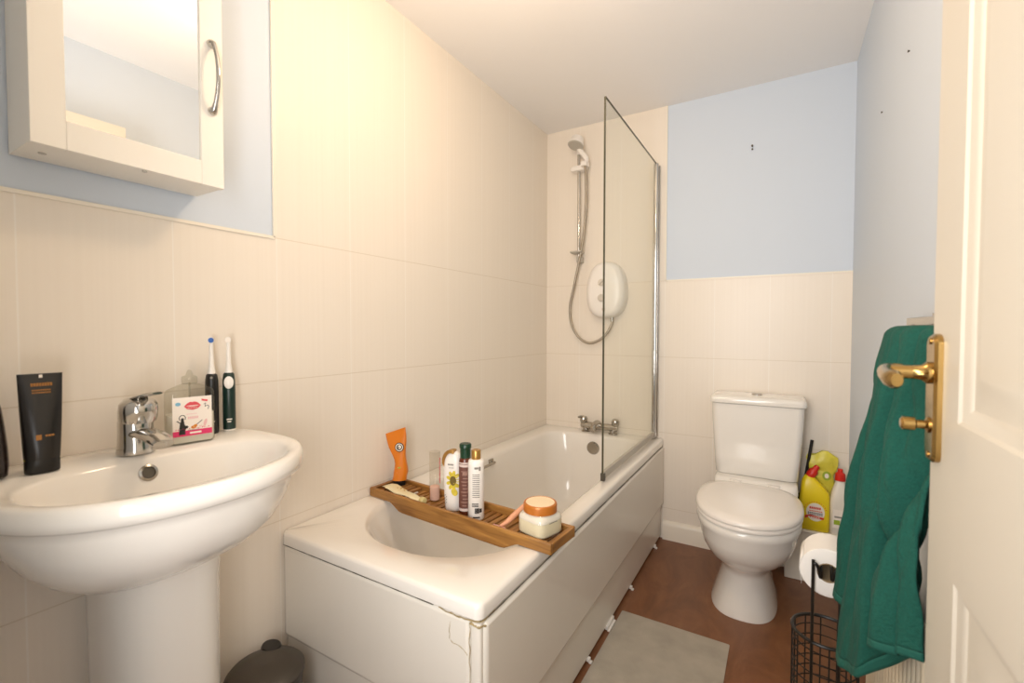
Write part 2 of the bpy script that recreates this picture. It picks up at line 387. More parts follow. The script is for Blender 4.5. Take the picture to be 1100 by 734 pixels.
# ================================================================ BATH
tub = thing('bathtub', 'white acrylic bathtub with cracked panel corner along the left wall', 'bathtub', (0, 0, 0))
bm = B(); I0, I1, J0, J1 = 0.085, 0.632, 0.885, 2.398
def tr(x0, x1, y0, y1, z, r): return corner_ring(x0, x1, y0, y1, z, r, 12)
near, far = 0.255, 0.13
rings = [tr(0.003, TW-0.012, TY+0.012, L-0.001, TT-0.036, .012), tr(0.003, TW, TY, L-0.001, TT-0.034, .018), tr(0.003, TW, TY, L-0.001, TT-0.010, .018),
         tr(0.003, TW-0.003, TY+0.003, L-0.001, TT-0.003, .016), tr(0.003, TW-0.010, TY+0.010, L-0.001, TT, .012),
         tr(I0-0.012, I1+0.012, J0-0.012, J1+0.012, TT-0.002, [near+.01, far+.01, far+.01, near+.01]),
         tr(I0-0.003, I1+0.003, J0-0.003, J1+0.003, TT-0.007, [near, far, far, near]),
         tr(I0+0.003, I1-0.003, J0+0.004, J1-0.002, TT-0.022, [near, far, far, near]),
         tr(I0+0.018, I1-0.018, J0+0.06, J1-0.012, TT-0.13, [near-.01, far, far, near-.01]),
         tr(I0+0.035, I1-0.035, J0+0.15, J1-0.03, TT-0.26, [near-.03, far, far, near-.03]),
         tr(I0+0.055, I1-0.055, J0+0.24, J1-0.055, TT-0.35, [.2, .12, .12, .2]),
         tr(I0+0.09, I1-0.09, J0+0.29, J1-0.09, TT-0.385, [.17, .1, .1, .17]),
         tr(I0+0.15, I1-0.15, J0+0.36, J1-0.16, TT-0.395, [.1, .06, .06, .1])]
loft(bm, rings, False, True)
o = obj('bath_shell', bm, m_acr, tub, ang=50)
shell = o
bm = B(); bx(bm, TW-0.03, TW+0.004, TY+0.014, L-0.001, 0.185, TT-0.041)
o = obj('side_panel', bm, m_panel, tub, bevel=0.014, seg=4)
bm = B(); bx(bm, TW-0.034, TW-0.010, TY+0.012, L-0.001, 0.012, 0.19)
obj('side_plinth', bm, m_panel, o, bevel=0.006, seg=3)
bm = B(); bx(bm, 0.004, TW-0.028, TY+0.004, TY+0.03, 0.232, TT-0.038)
o = obj('end_panel', bm, m_panel, tub, bevel=0.014, seg=4)
bm = B(); bx(bm, 0.004, TW-0.028, TY+0.014, TY+0.036, 0.0, 0.236)
obj('end_plinth', bm, m_panel, o, bevel=0.006, seg=3)
bm = B(); loft(bm, [corner_ring(TW-0.030, TW-0.003, TY+0.005, TY+0.03, z, 0.006, 4) for z in (0.01, TT-0.042)])
o = obj('corner_strip', bm, m_panel, tub); o['label'] = 'white corner strip joining the two bath panels'
# broken bead of old sealant at the corner
bm = B()
def crumb(path, r):
    pts = smooth_path(path, 5); tube(bm, [p + V(random.uniform(-1, 1), random.uniform(-1, 1), random.uniform(-1, 1))*0.0012 for p in pts], [r*random.uniform(0.5, 1.3) for _ in pts], 6)
crumb([(TW-0.115, TY+0.004, TT-0.038), (TW-0.08, TY+0.003, TT-0.042), (TW-0.05, TY+0.003, TT-0.041), (TW-0.01, TY+0.006, TT-0.039), (TW-0.003, TY+0.02, TT-0.04), (TW-0.001, TY+0.06, TT-0.039)], 0.0018)
crumb([(TW-0.03, TY+0.0035, TT-0.045), (TW-0.012, TY+0.004, TT-0.05), (TW-0.002, TY+0.012, TT-0.049), (TW-0.0015, TY+0.026, TT-0.055)], 0.0026)
crumb([(TW-0.03, TY+0.0035, TT-0.05), (TW-0.031, TY+0.004, TT-0.10), (TW-0.03, TY+0.004, TT-0.16), (TW-0.031, TY+0.004, TT-0.24)], 0.0008)
crumb([(TW-0.082, TY+0.0038, TT-0.06), (TW-0.085, TY+0.0038, TT-0.09), (TW-0.078, TY+0.0038, TT-0.105), (TW-0.055, TY+0.0038, TT-0.108), (TW-0.035, TY+0.0038, TT-0.12)], 0.0007)
o = obj('sealant', bm, m_grime, tub); o['label'] = 'crumbling brown sealant and crack at the bath corner'
bm = B(); pts = [V(TW+0.0012, TY+0.03+(L-0.03-TY-0.03)*i/60, TT-0.0375) for i in range(61)]  # dark thread along the lip draws the shade of the rim gap
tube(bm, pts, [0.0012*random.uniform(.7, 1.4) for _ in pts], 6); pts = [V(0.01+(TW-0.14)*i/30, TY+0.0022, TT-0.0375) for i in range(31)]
o = obj('rim_gap_shade', bm, m_seal, tub); o['label'] = 'dark line drawn for the shade in the gap under the bath rim'
bm = B(); tube(bm, pts, [0.0010*random.uniform(.6, 1.3) for _ in pts], 6); obj('rim_gap_shade', bm, m_seal, tub)
for y, w, h in ((1.65, 0.075, 0.016), (1.43, 0.014, 0.012), (1.93, 0.014, 0.012), (2.36, 0.014, 0.016)):
    bm = B(); bx(bm, TW-0.014, TW-0.002, y-w/2, y+w/2, 0.004, 0.004+h); bx(bm, TW-0.006, TW+0.0045, y-w/2, y+w/2, 0.0, 0.006)
    o = obj('panel_clip', bm, m_wpl, tub, bevel=0.0015)
bm = B(); lathe(bm, [(0.036, 0), (0.036, 0.006), (0.031, 0.012), (0.012, 0.0135), (0.0, 0.0135)], 32, (0.345, J1-0.006, TT-0.075), cap1=False, mtx=axis_mtx((0, -1, -0.06)))
o = obj('overflow_cap', bm, m_chr2, tub); o['label'] = 'round chrome overflow plate'
for gx, s, y0, y1 in ((I0+0.006, 1, 1.50, 1.745), (I1-0.006, -1, 1.47, 1.71)):
    bm = B(); z = TT-0.028 if s > 0 else TT-0.045
    tube(bm, smooth_path([(gx, y0, z), (gx+s*0.018, y0+0.004, z), (gx+s*0.022, y0+0.02, z), (gx+s*0.022, y1-0.02, z), (gx+s*0.018, y1-0.004, z), (gx, y1, z)], 6), 0.006, 10)
    for y in (y0, y1): bx(bm, gx-0.004, gx+0.004, y-0.016, y+0.016, z-0.012, z+0.012)
    obj('grip_handle', bm, m_chr2, tub)

# bath mixer tap, lying flat across the tap end
t = thing('bath_tap', 'chrome bath mixer tap with two lever heads at the far end of the bath', 'tap', (0.352, 2.452, TT))
bm = B()
for sx in (-0.075, 0.085): lathe(bm, [(0.026, 0.0), (0.026, 0.004), (0.017, 0.009), (0.015, 0.03)], 20, (sx, 0, 0))
tube(bm, [(-0.1, 0, 0.036), (-0.06, -0.002, 0.036), (0.0, -0.004, 0.034), (0.06, -0.002, 0.036), (0.11, 0, 0.036)], [0.017, 0.020, 0.019, 0.020, 0.017], 16)
obj('tap_body', bm, m_chr2, t)
bm = B(); tube(bm, smooth_path([(0.005, 0, 0.045), (0.005, -0.03, 0.06), (0.005, -0.075, 0.056), (0.005, -0.105, 0.03)], 5), 0.0165, 14)
obj('spout', bm, m_chr2, t)
for sx in (-0.088, 0.098):
    bm = B(); lathe(bm, [(0.016, 0.045), (0.021, 0.056), (0.022, 0.072), (0.016, 0.084), (0.0, 0.087)], 20, (sx, 0, 0), cap1=False)
    s = -1 if sx < 0 else 1
    tube(bm, [(sx, 0, 0.08), (sx+s*0.012, -0.02, 0.084), (sx+s*0.02, -0.035, 0.082)], [0.008, 0.007, 0.005], 10)
    obj('tap_head', bm, m_chr2, t)

# shower screen
t = thing('shower_screen', 'frameless glass shower screen with chrome hinge post on the bath edge', 'shower screen', (0.656, L, TT))
SG0, SG1, SZ0, SZ1 = -0.045, -0.842, 0.030, 1.452
bm = B(); bx(bm, -0.003, 0.003, SG1, SG0, SZ0, SZ1); o = obj('glass_pane', bm, m_glass, t, smooth=False)
bm = B(); bx(bm, -0.0035, 0.0035, SG1-0.002, SG1, SZ0, SZ1); bx(bm, -0.0032, 0.0032, SG1, SG0, SZ1, SZ1+0.002)
o2 = obj('glass_edge', bm, mat('green_glass_edge', '#4d4a3a', 0.15), o, smooth=False); o2['label'] = 'dark polished edge of the glass'
bm = B(); loft(bm, [corner_ring(-0.011, 0.011, -0.052, -0.026, z, 0.008, 5) for z in (0.012, SZ1)]); obj('hinge_post', bm, m_chr, t)
bm = B(); bx(bm, -0.016, 0.016, -0.022, -0.0035, 0.006, SZ1-0.005); obj('wall_channel', bm, m_chr, t, bevel=0.003)
bm = B(); bx(bm, -0.006, 0.006, SG1+0.002, SG0, 0.016, SZ0+0.01); bx(bm, -0.009, -0.004, SG1+0.004, SG0, 0.003, 0.02)
o = obj('bottom_seal', bm, m_gpl, t, bevel=0.001); o['label'] = 'grey rubber drip seal'
bm = B(); bx(bm, -0.008, 0.008, SG1-0.004, SG1+0.012, 0.004, SZ0+0.004); o = obj('seal_end', bm, m_seal, t, bevel=0.002)

# electric shower, rail and hand shower
t = thing('electric_shower', 'white oval electric shower box behind the glass screen', 'shower', (0.390, L-0.001, 1.342))
bm = B(); n = 48
def oval(w, h, y, e=2.6): return [V(w*math.copysign(abs(cos(a))**(2/e), cos(a)), y, h*math.copysign(abs(sin(a))**(2/e), sin(a))) for a in [2*pi*i/n for i in range(n)]]
def egg_box(s, y): return [V(p.x*(1.0-0.12*(p.z/0.155)*(1 if p.z > 0 else 0)), p.y, p.z) for p in oval(0.112*s[0], 0.155*s[1], y)]
loft(bm, [egg_box(s, y) for s, y in (((1, 1), 0), ((1, 1), -0.045), ((.97, .98), -0.062), ((.88, .92), -0.076), ((.7, .78), -0.084), ((.3, .35), -0.088))])
obj('case', bm, m_wpl, t)
m_dial = mat('dial_plastic', '#d5cbbd', 0.3)
def dial(z, r, rot):
    bm = B(); lathe(bm, [(r, 0), (r, 0.007), (r*0.9, 0.011), (0, 0.012)], 24, (-0.012, -0.086, z), cap1=False, mtx=axis_mtx((0, -1, 0)))
    b2 = B(); bx(b2, -0.004, 0.004, -0.02, 0, -r*0.95, r*0.95); b2.transform(Matrix.Translation((-0.012, -0.086, z)) @ Matrix.Rotation(rot, 4, 'Y'))
    me = bpy.data.meshes.new('t'); b2.to_mesh(me); bm.from_mesh(me); b2.free(); bpy.data.meshes.remove(me)
    obj('dial', bm, m_dial, t, bevel=0.0012)
dial(0.04, 0.019, 0.8); dial(-0.045, 0.021, 0.0)
bm = B(); lathe(bm, [(0.010, 0), (0.010, 0.006), (0, 0.007)], 18, (0.0, -0.084, -0.108), cap1=False, mtx=axis_mtx((0, -1, 0))); obj('button', bm, m_dial, t)
bm = B(); lathe(bm, [(0.009, 0), (0.009, 0.025)], 14, (0.03, -0.03, -0.176)); obj('outlet', bm, m_chr2, t)

t = thing('shower_rail', 'chrome shower riser rail with white brackets on the tiled end wall', 'shower rail', (0.228, L-0.001, 1.53))
bm = B(); tube(bm, [(-0.001, -0.045, -0.01), (-0.004, -0.045, 0.62)], 0.009, 14); obj('rail', bm, m_chr, t)
for z in (-0.01, 0.60):
    bm = B(); loft(bm, [corner_ring(-0.014, 0.014, -0.06, 0, z+q, 0.008, 4) for q in (-0.013, 0.018)]); obj('bracket', bm, m_wpl if z > 0.3 else m_gpl, t)
bm = B(); loft(bm, [corner_ring(-0.045*s, 0.025*s, -0.075*s-0.01, -0.02, z, 0.012, 5) for s, z in ((0.85, 0.026), (1, 0.032), (1.0, 0.038))]); obj('soap_dish', bm, m_gpl, t)
bm = B(); loft(bm, [corner_ring(-0.05*s, 0.04*s, -0.07, -0.02, z, 0.012, 5) for s, z in ((0.8, 0.494), (1, 0.50), (1, 0.515), (0.7, 0.522))]); bx(bm, 0.030, 0.064, -0.105, -0.06, 0.502, 0.528)
obj('slider', bm, m_wpl, t, bevel=0.004)

t = thing('hand_shower', 'white hand shower head with looping chrome hose on the riser rail', 'shower head', (0.228, L-0.001, 1.53))
hd = V(0.005, -0.115, 0.618); hb = V(0.050, -0.088, 0.515)
bm = B(); ax = V(-0.12, -0.34, -0.93)
lathe(bm, [(0.018, -0.05), (0.034, -0.044), (0.040, -0.022), (0.044, -0.004), (0.045, 0.002)], 28, hd, mtx=axis_mtx(ax), cap1=False)
tube(bm, smooth_path([tuple(hd + V(0, 0.03, 0.02)), tuple(hd + V(0.012, 0.036, -0.02)), tuple(hb + V(0.004, 0.01, 0.03)), tuple(hb)], 5), [0.016]*6+[0.014]*5+[0.012]*5, 14)
sh = obj('shower_handset', bm, m_wpl, t)
bm = B(); lathe(bm, [(0.045, 0.002), (0.041, 0.006), (0.0, 0.007)], 28, hd, mtx=axis_mtx(ax), cap1=False, cap0=True); obj('spray_plate', bm, m_gpl, sh)
bm = B(); O = V(0.228, L-0.001, 1.53)
hp_ = [hb, (0.055, -0.086, 0.44), (0.052, -0.075, 0.30), (0.036, -0.064, 0.14), (0.012, -0.064, 0.0), (-0.026, -0.055, -0.16), (-0.052, -0.05, -0.27), (-0.045, -0.05, -0.37), (0.0, -0.05, -0.45), (0.06, -0.05, -0.485), (0.12, -0.045, -0.47), (0.165, -0.04, -0.43), (0.188, -0.032, -0.385), (0.192, -0.03, -0.366)]
tube(bm, smooth_path(hp_, 8), 0.0075, 10); obj('hose', bm, m_hose, t)

# ================================================================ BASIN
ZB, YC = 0.868, 0.412
basin = thing('wash_basin', 'white ceramic pedestal wash basin on the left wall', 'basin', (0.003, YC, 0))
def bout(xf, xb, w, z, ef=2.15, eb=5, xc=0.185):
    # x points into the room: egg() reach "fy" is toward +x here
    return [V(xc - (p.y), p.x, z) for p in egg(0, 0, w, xf-xc, xc-xb, z, ef, eb, 64)]
bm = B()
rings = [bout(.24, .01, .11, .655, 2.2, 4), bout(.285, .006, .135, .672, 2.2, 4), bout(.335, .004, .17, .70), bout(.375, .002, .2, .735), bout(.398, .001, .222, .775), bout(.408, .0, .234, .808), bout(.411, 0, .238, .822),
         bout(.418, 0, .243, .826), bout(.430, 0, .250, .832), bout(.434, 0, .253, .845), bout(.432, 0, .252, ZB-.007), bout(.426, 0, .248, ZB-.001), bout(.420, .004, .243, ZB),
         bout(.398, .125, .214, ZB-.003, 2.2, 2.6, .24), bout(.390, .132, .207, ZB-.010, 2.2, 2.6, .24), bout(.380, .140, .198, ZB-.030, 2.2, 2.6, .24), bout(.355, .155, .172, ZB-.075, 2.2, 2.5, .25), bout(.32, .175, .13, ZB-.115, 2.2, 2.3, .25), bout(.285, .205, .07, ZB-.135, 2, 2, .25)]
loft(bm, rings, True, True); o = obj('bowl', bm, m_cer, basin, ang=60)
bm = B(); lathe(bm, [(0.0165, 0.0), (0.0165, 0.003), (0.012, 0.0045), (0.0105, 0.0005)], 24, (0.141, -0.003, ZB-0.034), cap1=False, mtx=axis_mtx((1, 0, 0.35)))
lathe(bm, [(0.0108, 0.0), (0.0108, 0.001)], 20, (0.141, -0.003, ZB-0.034), mi=1, mtx=axis_mtx((1, 0, 0.35)))
o2 = obj('overflow_ring', bm, [m_chr2, mat('drain_dark', '#5a5348', 0.5)], o); o2['label'] = 'chrome overflow ring'
bm = B(); lathe(bm, [(0.022, 0), (0.022, 0.004), (0.017, 0.006), (0, 0.005)], 24, (0.248, 0, ZB-0.136), cap1=False); obj('waste', bm, m_chr2, o)
bm = B(); lathe(bm, [(0, 0)]+[], 3) if False else None
def ped(w, d, z): return [V(0.02 + p.x, p.y*0.93 + 0.022, z) for p in [V(-q.y + 0.09, q.x, 0) for q in egg(0, 0, w, d-0.09, 0.09, 0, 2.3, 6, 48)]]
loft(bm, [ped(.118, .235, 0), ped(.118, .235, .01), ped(.110, .222, .08), ped(.106, .215, .25), ped(.106, .212, .45), ped(.108, .214, .60), ped(.112, .222, .672)], True, True)
obj('pedestal', bm, m_cer, basin, ang=60)

t = thing('basin_tap', 'chrome mixer tap standing on the back ledge of the wash basin', 'tap', (0.088, 0.410, ZB))
t.scale = (1.12, 1.18, 0.86)
bm = B()
loft(bm, [egg(0.0, 0, a, b, b, z, 2.2, 2.2, 32) for a, b, z in ((.030, .027, 0), (.030, .027, .004), (.028, .025, .02), (.026, .0245, .05), (.0255, .0245, .075), (.024, .023, .088), (.018, .018, .094))])
# stubby spout reaching over the bowl
sp = []
for x, z, w, h in ((0.012, .048, .017, .012), (0.045, .052, .018, .013), (0.075, .050, .019, .012), (0.098, .044, .018, .011), (0.110, .038, .015, .009)):
    sp.append([V(x, w*cos(2*pi*j/18), z + h*sin(2*pi*j/18)) for j in range(18)])
loft(bm, sp); lathe(bm, [(0.013, 0), (0.013, 0.014)], 18, (0.098, 0, 0.028))
o = obj('tap_body', bm, m_chr, t)
bm = B()   # domed head and lever cocked upward toward the room
lathe(bm, [(0.0262, .078), (0.0275, .086), (0.0282, .104), (0.0270, .119), (0.021, .130), (0.010, .1345), (0.0, .135)], 28, (0.0, 0, 0), cap1=False, mtx=Matrix.Rotation(0.12, 3, 'Y'))
lv = []
for x, z, w, h in ((-0.004, .126, .014, .008), (0.03, .138, .013, .0055), (0.06, .146, .012, .0045), (0.082, .150, .011, .004), (0.09, .151, .007, .003)):
    lv.append([V(x, w*cos(2*pi*j/16), z + h*sin(2*pi*j/16)) for j in range(16)])
loft(bm, lv); o = obj('tap_lever', bm, m_chr, t)
bm = B(); lathe(bm, [(0.006, 0), (0.006, 0.002)], 14, (0.0335, 0, 0.099), mtx=axis_mtx((1, 0, 0.1))); obj('index_dot', bm, m_seal, o)

# ---- things on the basin
def squeezy(label, loc, rz, h, w, d, mats, cap_h, name='squeeze_tube', capw=0.8, lean=0.0, bend=None, cat='tube'):
    t = thing(name, label, cat, loc, rz); bm = B(); rings = []
    for i in range(13):
        f = i/12; z = cap_h + (h-cap_h)*f
        ww = w/2*(0.80 + 0.20*f**0.8); dd = max(0.0016, d/2*(1-f**2.2)) if f < 0.97 else 0.0016
        off = bend(f) if bend else (0, 0, 0)
        q = egg(0, 0, ww, dd, dd, 0, 2.3+f*1.5, 2.3+f*1.5, 36); a = off[2]
        rings.append([V(p.x*cos(a)-p.y*sin(a)+off[0], p.x*sin(a)+p.y*cos(a)+off[1], z + (off[3]*p.x if len(off) > 3 else 0)) for p in q])
    loft(bm, rings); body = obj('tube_body', bm, mats[0], t, ang=60)
    bm = B(); r = w/2*capw
    loft(bm, [egg(0, 0, r*s, d/2*capw*s, d/2*capw*s, z, 2.4, 2.4, 32) for s, z in ((0.96, 0), (1, 0.002), (1, cap_h-0.003), (0.96, cap_h))]); obj('cap', bm, mats[1], t)
    return t, body
t, body = squeezy('black squeeze tube with gold lettering standing on its cap on the basin', (0.100, 0.268, ZB), radians(86), 0.176, 0.058, 0.038, (mat('black_tube', '#171310', 0.28), m_blk), 0.024)
bm = B(); loft(bm, [egg(0, 0, .0236, .0156, .0156, z, 2.4, 2.4, 32) for z in (0.0238, 0.0258)]); obj('gold_band', bm, mat('yellow_band', '#b3a63a', 0.4), t)
bm = B(); bx(bm, -0.002, 0.0025, -0.0026, -0.0010, 0.167, 0.174)
o = obj('hang_slot', bm, m_lab, body)
bm = B()
def yfront(z, x=0): # front surface of the black tube
    f = (z-0.024)/(0.176-0.024); return -0.019*(1-f**2.2)*max(0.0, (1-abs(x/0.0275)**(2.3+f*1.5)))**(1/(2.3+f*1.5)) - 0.0004
xs = [-0.013, -0.0095, -0.006, -0.0025, 0.001, 0.0045, 0.008, 0.0115]
for x in xs: bx(bm, x, x+0.0027, yfront(.158, x)-.0012, yfront(.158, x)+.001, .154, .1595)
for k, z in enumerate((.147, .1425)):
    for i in range(9):
        x = -0.012 + i*0.0027
        bx(bm, x, x+0.002, yfront(z, x)-.001, yfront(z, x)+.001, z-.0011, z+.0011)
for x in (0.002, 0.006, 0.010): bx(bm, x, x+0.003, yfront(.066, x)-.001, yfront(.066, x)+.001, .065, .068)
bx(bm, -0.010, -0.003, yfront(.064, -.006)-.001, yfront(.064, -.006)+.001, .060, .069)
o = obj('lettering', bm, mat('gold_print', '#a86f2c', 0.4), body, smooth=False); o['label'] = 'small gold lettering'

# dark bottle cut by the left frame edge
t = thing('dark_bottle', 'dark brown rounded bottle at the left edge of the basin', 'bottle', (0.085, 0.208, ZB))
bm = B(); loft(bm, [egg(0, 0, r, r*0.8, r*0.8, z, 2.3, 2.3, 32) for r, z in ((.020, 0), (.025, .004), (.027, .02), (.026, .05), (.022, .09), (.018, .12), (.013, .135))]); obj('bottle_body', bm, mat('dark_brown_plastic', '#261d1a', 0.25), t)
bm = B(); lathe(bm, [(.012, .134), (.012, .155), (.010, .158)], 20); obj('cap', bm, m_blk, t)

# hand soap
t = thing('soap_bottle', 'clear pump bottle of hand soap with pink and coral label', 'soap bottle', (0.086, 0.512, ZB), radians(79))
def sring(s, z, d): return corner_ring(-0.046*s, 0.046*s, -0.021*d, 0.021*d, z, min(0.014, 0.018*d), 6)
shape = [(0.93, 0, .9), (1, .004, 1), (1, .03, 1), (1.0, .108, 1), (.985, .114, 1), (.90, .120, .95), (.6, .127, .8), (.32, .132, .65)]
bm = B(); loft(bm, [sring(*q) for q in shape]); body = obj('bottle_body', bm, m_soapclear, t, ang=50)
bm = B(); loft(bm, [corner_ring(-0.044*s, 0.044*s, -0.0192, 0.0192, z, 0.012, 6) for s, z in ((.95, .003), (1, .006), (1, .066))]); o = obj('liquid', bm, m_soap, body); o['label'] = 'milky soap filling the bottom half'
bm = B(); lathe(bm, [(.0135, .132), (.015, .134), (.015, .147), (.013, .149), (.0075, .151), (.0045, .160), (.003, .163)], 24)
tube(bm, [(-0.0, 0, .004), (-0.0, 0, .135)], .002, 8); obj('pump', bm, m_soapclear, t)
bm = B(); ly = -0.0213; z0, z1 = .018, .104
bx(bm, -0.037, 0.037, ly, ly+.0006, z0, z1, 0); bx(bm, -.037, .037, ly-.0006, ly, z0, z0+.012, 1)
bx(bm, -.006, .016, ly-.0009, ly-.0006, z0+.004, z0+.008, 0)
# lips
y = ly-.0002
poly(bm, [(-.016, .084), (-.010, .0905), (-.004, .0935), (0, .092), (.004, .0935), (.010, .0905), (.016, .084), (.010, .0775), (0, .075), (-.010, .0775)], y, 2)
poly(bm, [(-.013, .0842), (-.004, .0855), (0, .0848), (.004, .0855), (.013, .0842), (0, .0828)], y-.0007, 0)
for x in (-.009, -.004, .001, .006): poly(bm, [(x, .079), (x+.003, .0795), (x+.0032, .0805), (x, .080)], y-.0007, 0)
# dancing figure with arms in a ring above its head
poly(bm, [(-.026, .022), (-.014, .022), (-.0145, .03), (-.012, .036), (-.0135, .041), (-.016, .045), (-.016, .05), (-.0175, .054), (-.0215, .054), (-.0225, .05), (-.024, .045), (-.025, .036)], y, 3)
ell(bm, -.0193, .0555, .0028, .0032, y, 14, 3); ell(bm, -.012, .038, .0035, .003, y, 12, 3)
tube(bm, [V(-.0193 + .0058*cos(a), y, .0585 + .0065*sin(a)) for a in [pi*i/12*1.4 - .6 for i in range(13)]], .0007, 6, mi=3)
tube(bm, [(-.022, y, .047), (-.0295, y, .053)], .001, 6, mi=3)
# squiggle, little guitar, dots
tube(bm, smooth_path([(.0215, y, .085), (.025, y, .087), (.024, y, .080), (.029, y, .082), (.031, y, .078), (.029, y, .073)], 5), .0006, 6, mi=3)
ell(bm, .001, .036, .0045, .0034, y, 16, 4); ell(bm, .005, .039, .0035, .003, y-.0002, 16, 4); tube(bm, [(.006, y, .040), (.018, y, .050)], .0007, 6, mi=3)
ell(bm, .024, .044, .003, .008, y, 14, 5, rot=-.3); poly(bm, [(.017, .098), (.029, .095), (.029, .091), (.018, .0935)], y, 2); ell(bm, -.027, .09, .005, .004, y, 14, 6)
for i in range(6): bx(bm, -.009+i*.0034, -.0068+i*.0034, y-.0005, y, .055, .0605, 5)
for i in range(5): bx(bm, -.011+i*.004, -.0085+i*.004, y-.0005, y, .0655, .0672, 5)
for i in range(7): bx(bm, -.009+i*.0032, -.0072+i*.0032, y-.0005, y, .0295, .0312, 7)
for i in range(16): ell(bm, -.031 + i*.0041, z0+.0145+random.random()*.004, .0011, .0011, y, 8, [1, 2, 5][i % 3])
for i in range(4): ell(bm, .013+i*.0035, .034+random.random()*.006, .0007, .0007, y, 8, 2)
o = obj('label', bm, [m_lab, m_pink, m_lips, m_ink, m_org2, m_blush, m_bluep, m_greyink], body, smooth=False); o['label'] = 'cream label with coral lips, black dancer, guitar and pink band'

# electric toothbrushes
def brush(label, loc, grip, head, button, foot):
    t = thing('electric_toothbrush', label, 'toothbrush', loc, radians(62), 'electric toothbrushes on the basin')
    bm = B(); lathe(bm, [(.0135, .003), (.0142, .006), (.0142, .10), (.0138, .128), (.0118, .143), (.009, .146)], 24); g = obj('grip', bm, grip, t)
    bm = B(); lathe(bm, [(.0125, 0), (.0138, .002), (.0138, .006)], 24); obj('foot', bm, foot, t)
    bm = B(); lathe(bm, [(.0088, .1455), (.0078, .155), (.0055, .17), (.0048, .20), (.0042, .222)], 18); loft(bm, [[p + V(0, 0, .228) for p in [V(.0068*cos(a), y, .0075*sin(a)) for a in [2*pi*i/18 for i in range(18)]]] for y in (.003, -.003)])
    h = obj('brush_head', bm, m_wpl, t)
    bm = B(); loft(bm, [[V(.0058*cos(a), y, .228+.0062*sin(a)) for a in [2*pi*i/18 for i in range(18)]] for y in (-.003, -.0095)]); o = obj('bristles', bm, head, h)
    bm = B()
    if button == 'round': loft(bm, [[V(.0105*s*cos(a), y, .122+.0155*s*sin(a)) for a in [2*pi*i/24 for i in range(24)]] for s, y in ((1, -.010), (1, -.0148), (.9, -.0156))]); bm2 = m_wpl
    else: ell(bm, 0, .137, .003, .003, -.0128, th=.0012); bm2 = m_greyink
    obj('button', bm, bm2, g)
    for z, w in ((.030, .006), (.024, .004)):
        bm = B(); bx(bm, -w, w, -.0147, -.0135, z-.0014, z+.0014); obj('lettering', bm, m_lab, g, smooth=False)
    return t
brush('electric toothbrush with black handle and blue-centred bristles', (0.036, 0.583, ZB), m_blk, m_blue, 'dot', m_blk)
brush('electric toothbrush with dark green handle and round white button', (0.040, 0.621, ZB), m_dgreen, m_lab, 'round', m_wpl)

# ================================================================ MIRROR CABINET
t = thing('mirror_cabinet', 'white wall cabinet with mirrored door above the wash basin', 'cabinet', (0.001, 0.258, 1.447))
CW, CH, CD = 0.314, 0.66, 0.108
bm = B(); bx(bm, 0, CD, 0, 0.016, 0, CH); bx(bm, 0, CD, CW-0.016, CW, 0, CH); bx(bm, 0, CD, 0.016, CW-0.016, 0, 0.016); bx(bm, 0, CD, 0.016, CW-0.016, CH-0.016, CH); bx(bm, 0, 0.006, 0.016, CW-0.016, 0.016, CH-0.016)
obj('carcass', bm, m_cab, t, smooth=False)
bm = B(); fx0, fx1 = CD+0.002, CD+0.018; a, b, e, g = 0.046, CW-0.046, 0.050, CH-0.05
bx(bm, fx0, fx1, -0.001, a, -0.002, CH); bx(bm, fx0, fx1, b, CW+0.001, -0.002, CH); bx(bm, fx0, fx1, a, b, -0.002, e); bx(bm, fx0, fx1, a, b, g, CH)
d = obj('door', bm, m_cab, t, bevel=0.0012)
bm = B(); bx(bm, fx0+0.004, fx1-0.005, a-.004, b+.004, e-.004, g+.004); o = obj('mirror', bm, m_mirror, d, smooth=False); o['label'] = 'mirror glass'
bm = B(); hz = 0.24; hy = CW-0.023
hpts = smooth_path([(fx1, hy, hz-.075), (fx1+.012, hy, hz-.068), (fx1+.025, hy, hz-.035), (fx1+.029, hy, hz), (fx1+.025, hy, hz+.035), (fx1+.012, hy, hz+.068), (fx1, hy, hz+.075)], 5)
tube(bm, hpts, [.0095, .0095, .009, .008, .007, .006, .0053]+[.0045]*(len(hpts)-14)+[.0053, .006, .007, .008, .009, .0095, .0095], 12)
o = obj('handle', bm, m_chr, d); o['label'] = 'curved chrome bow handle'
bm = B(); lathe(bm, [(.004, 0), (.004, .003)], 12, (CD+0.01, 0.165, -0.005)); obj('fixing', bm, m_gpl, t)
bm = B(); lathe(bm, [(.006, 0), (.006, .0012)], 12, (0.06, 0.03, -0.0012)); obj('fixing', bm, m_gpl, t)

# ================================================================ BATH CADDY and what stands on it
CZ = TT+0.0005; CR = radians(-4.6); CC = V(0.375, 1.143, CZ)
cad = thing('bath_caddy', 'slatted bamboo bath tray lying across the tub', 'bath tray', CC, CR)
CL, CDp, CHt = 0.366, 0.068, 0.030
def sidefr(y0, y1):
    pr = [(-CL, 0.0), (-CL, CHt), (CL, CHt), (CL, 0.0), (CL-.105, 0.0), (CL-.115, -.004), (CL-.15, -.022), (CL-.165, -.024), (-CL+.165, -.024), (-CL+.15, -.022), (-CL+.115, -.004), (-CL+.105, 0.0)]
    bm = B(); loft(bm, [[V(x, y, z) for x, z in pr] for y in (y0, y1)]); return bm
for y0, y1 in ((-CDp, -CDp+.012), (CDp-.012, CDp)): obj('side_rail', sidefr(y0, y1), m_wood, cad, bevel=.0025, ang=25)
m_wood2 = wood_mat('bamboo_cross', '#74491f', '#ad7a3c', (40, 4, 40))
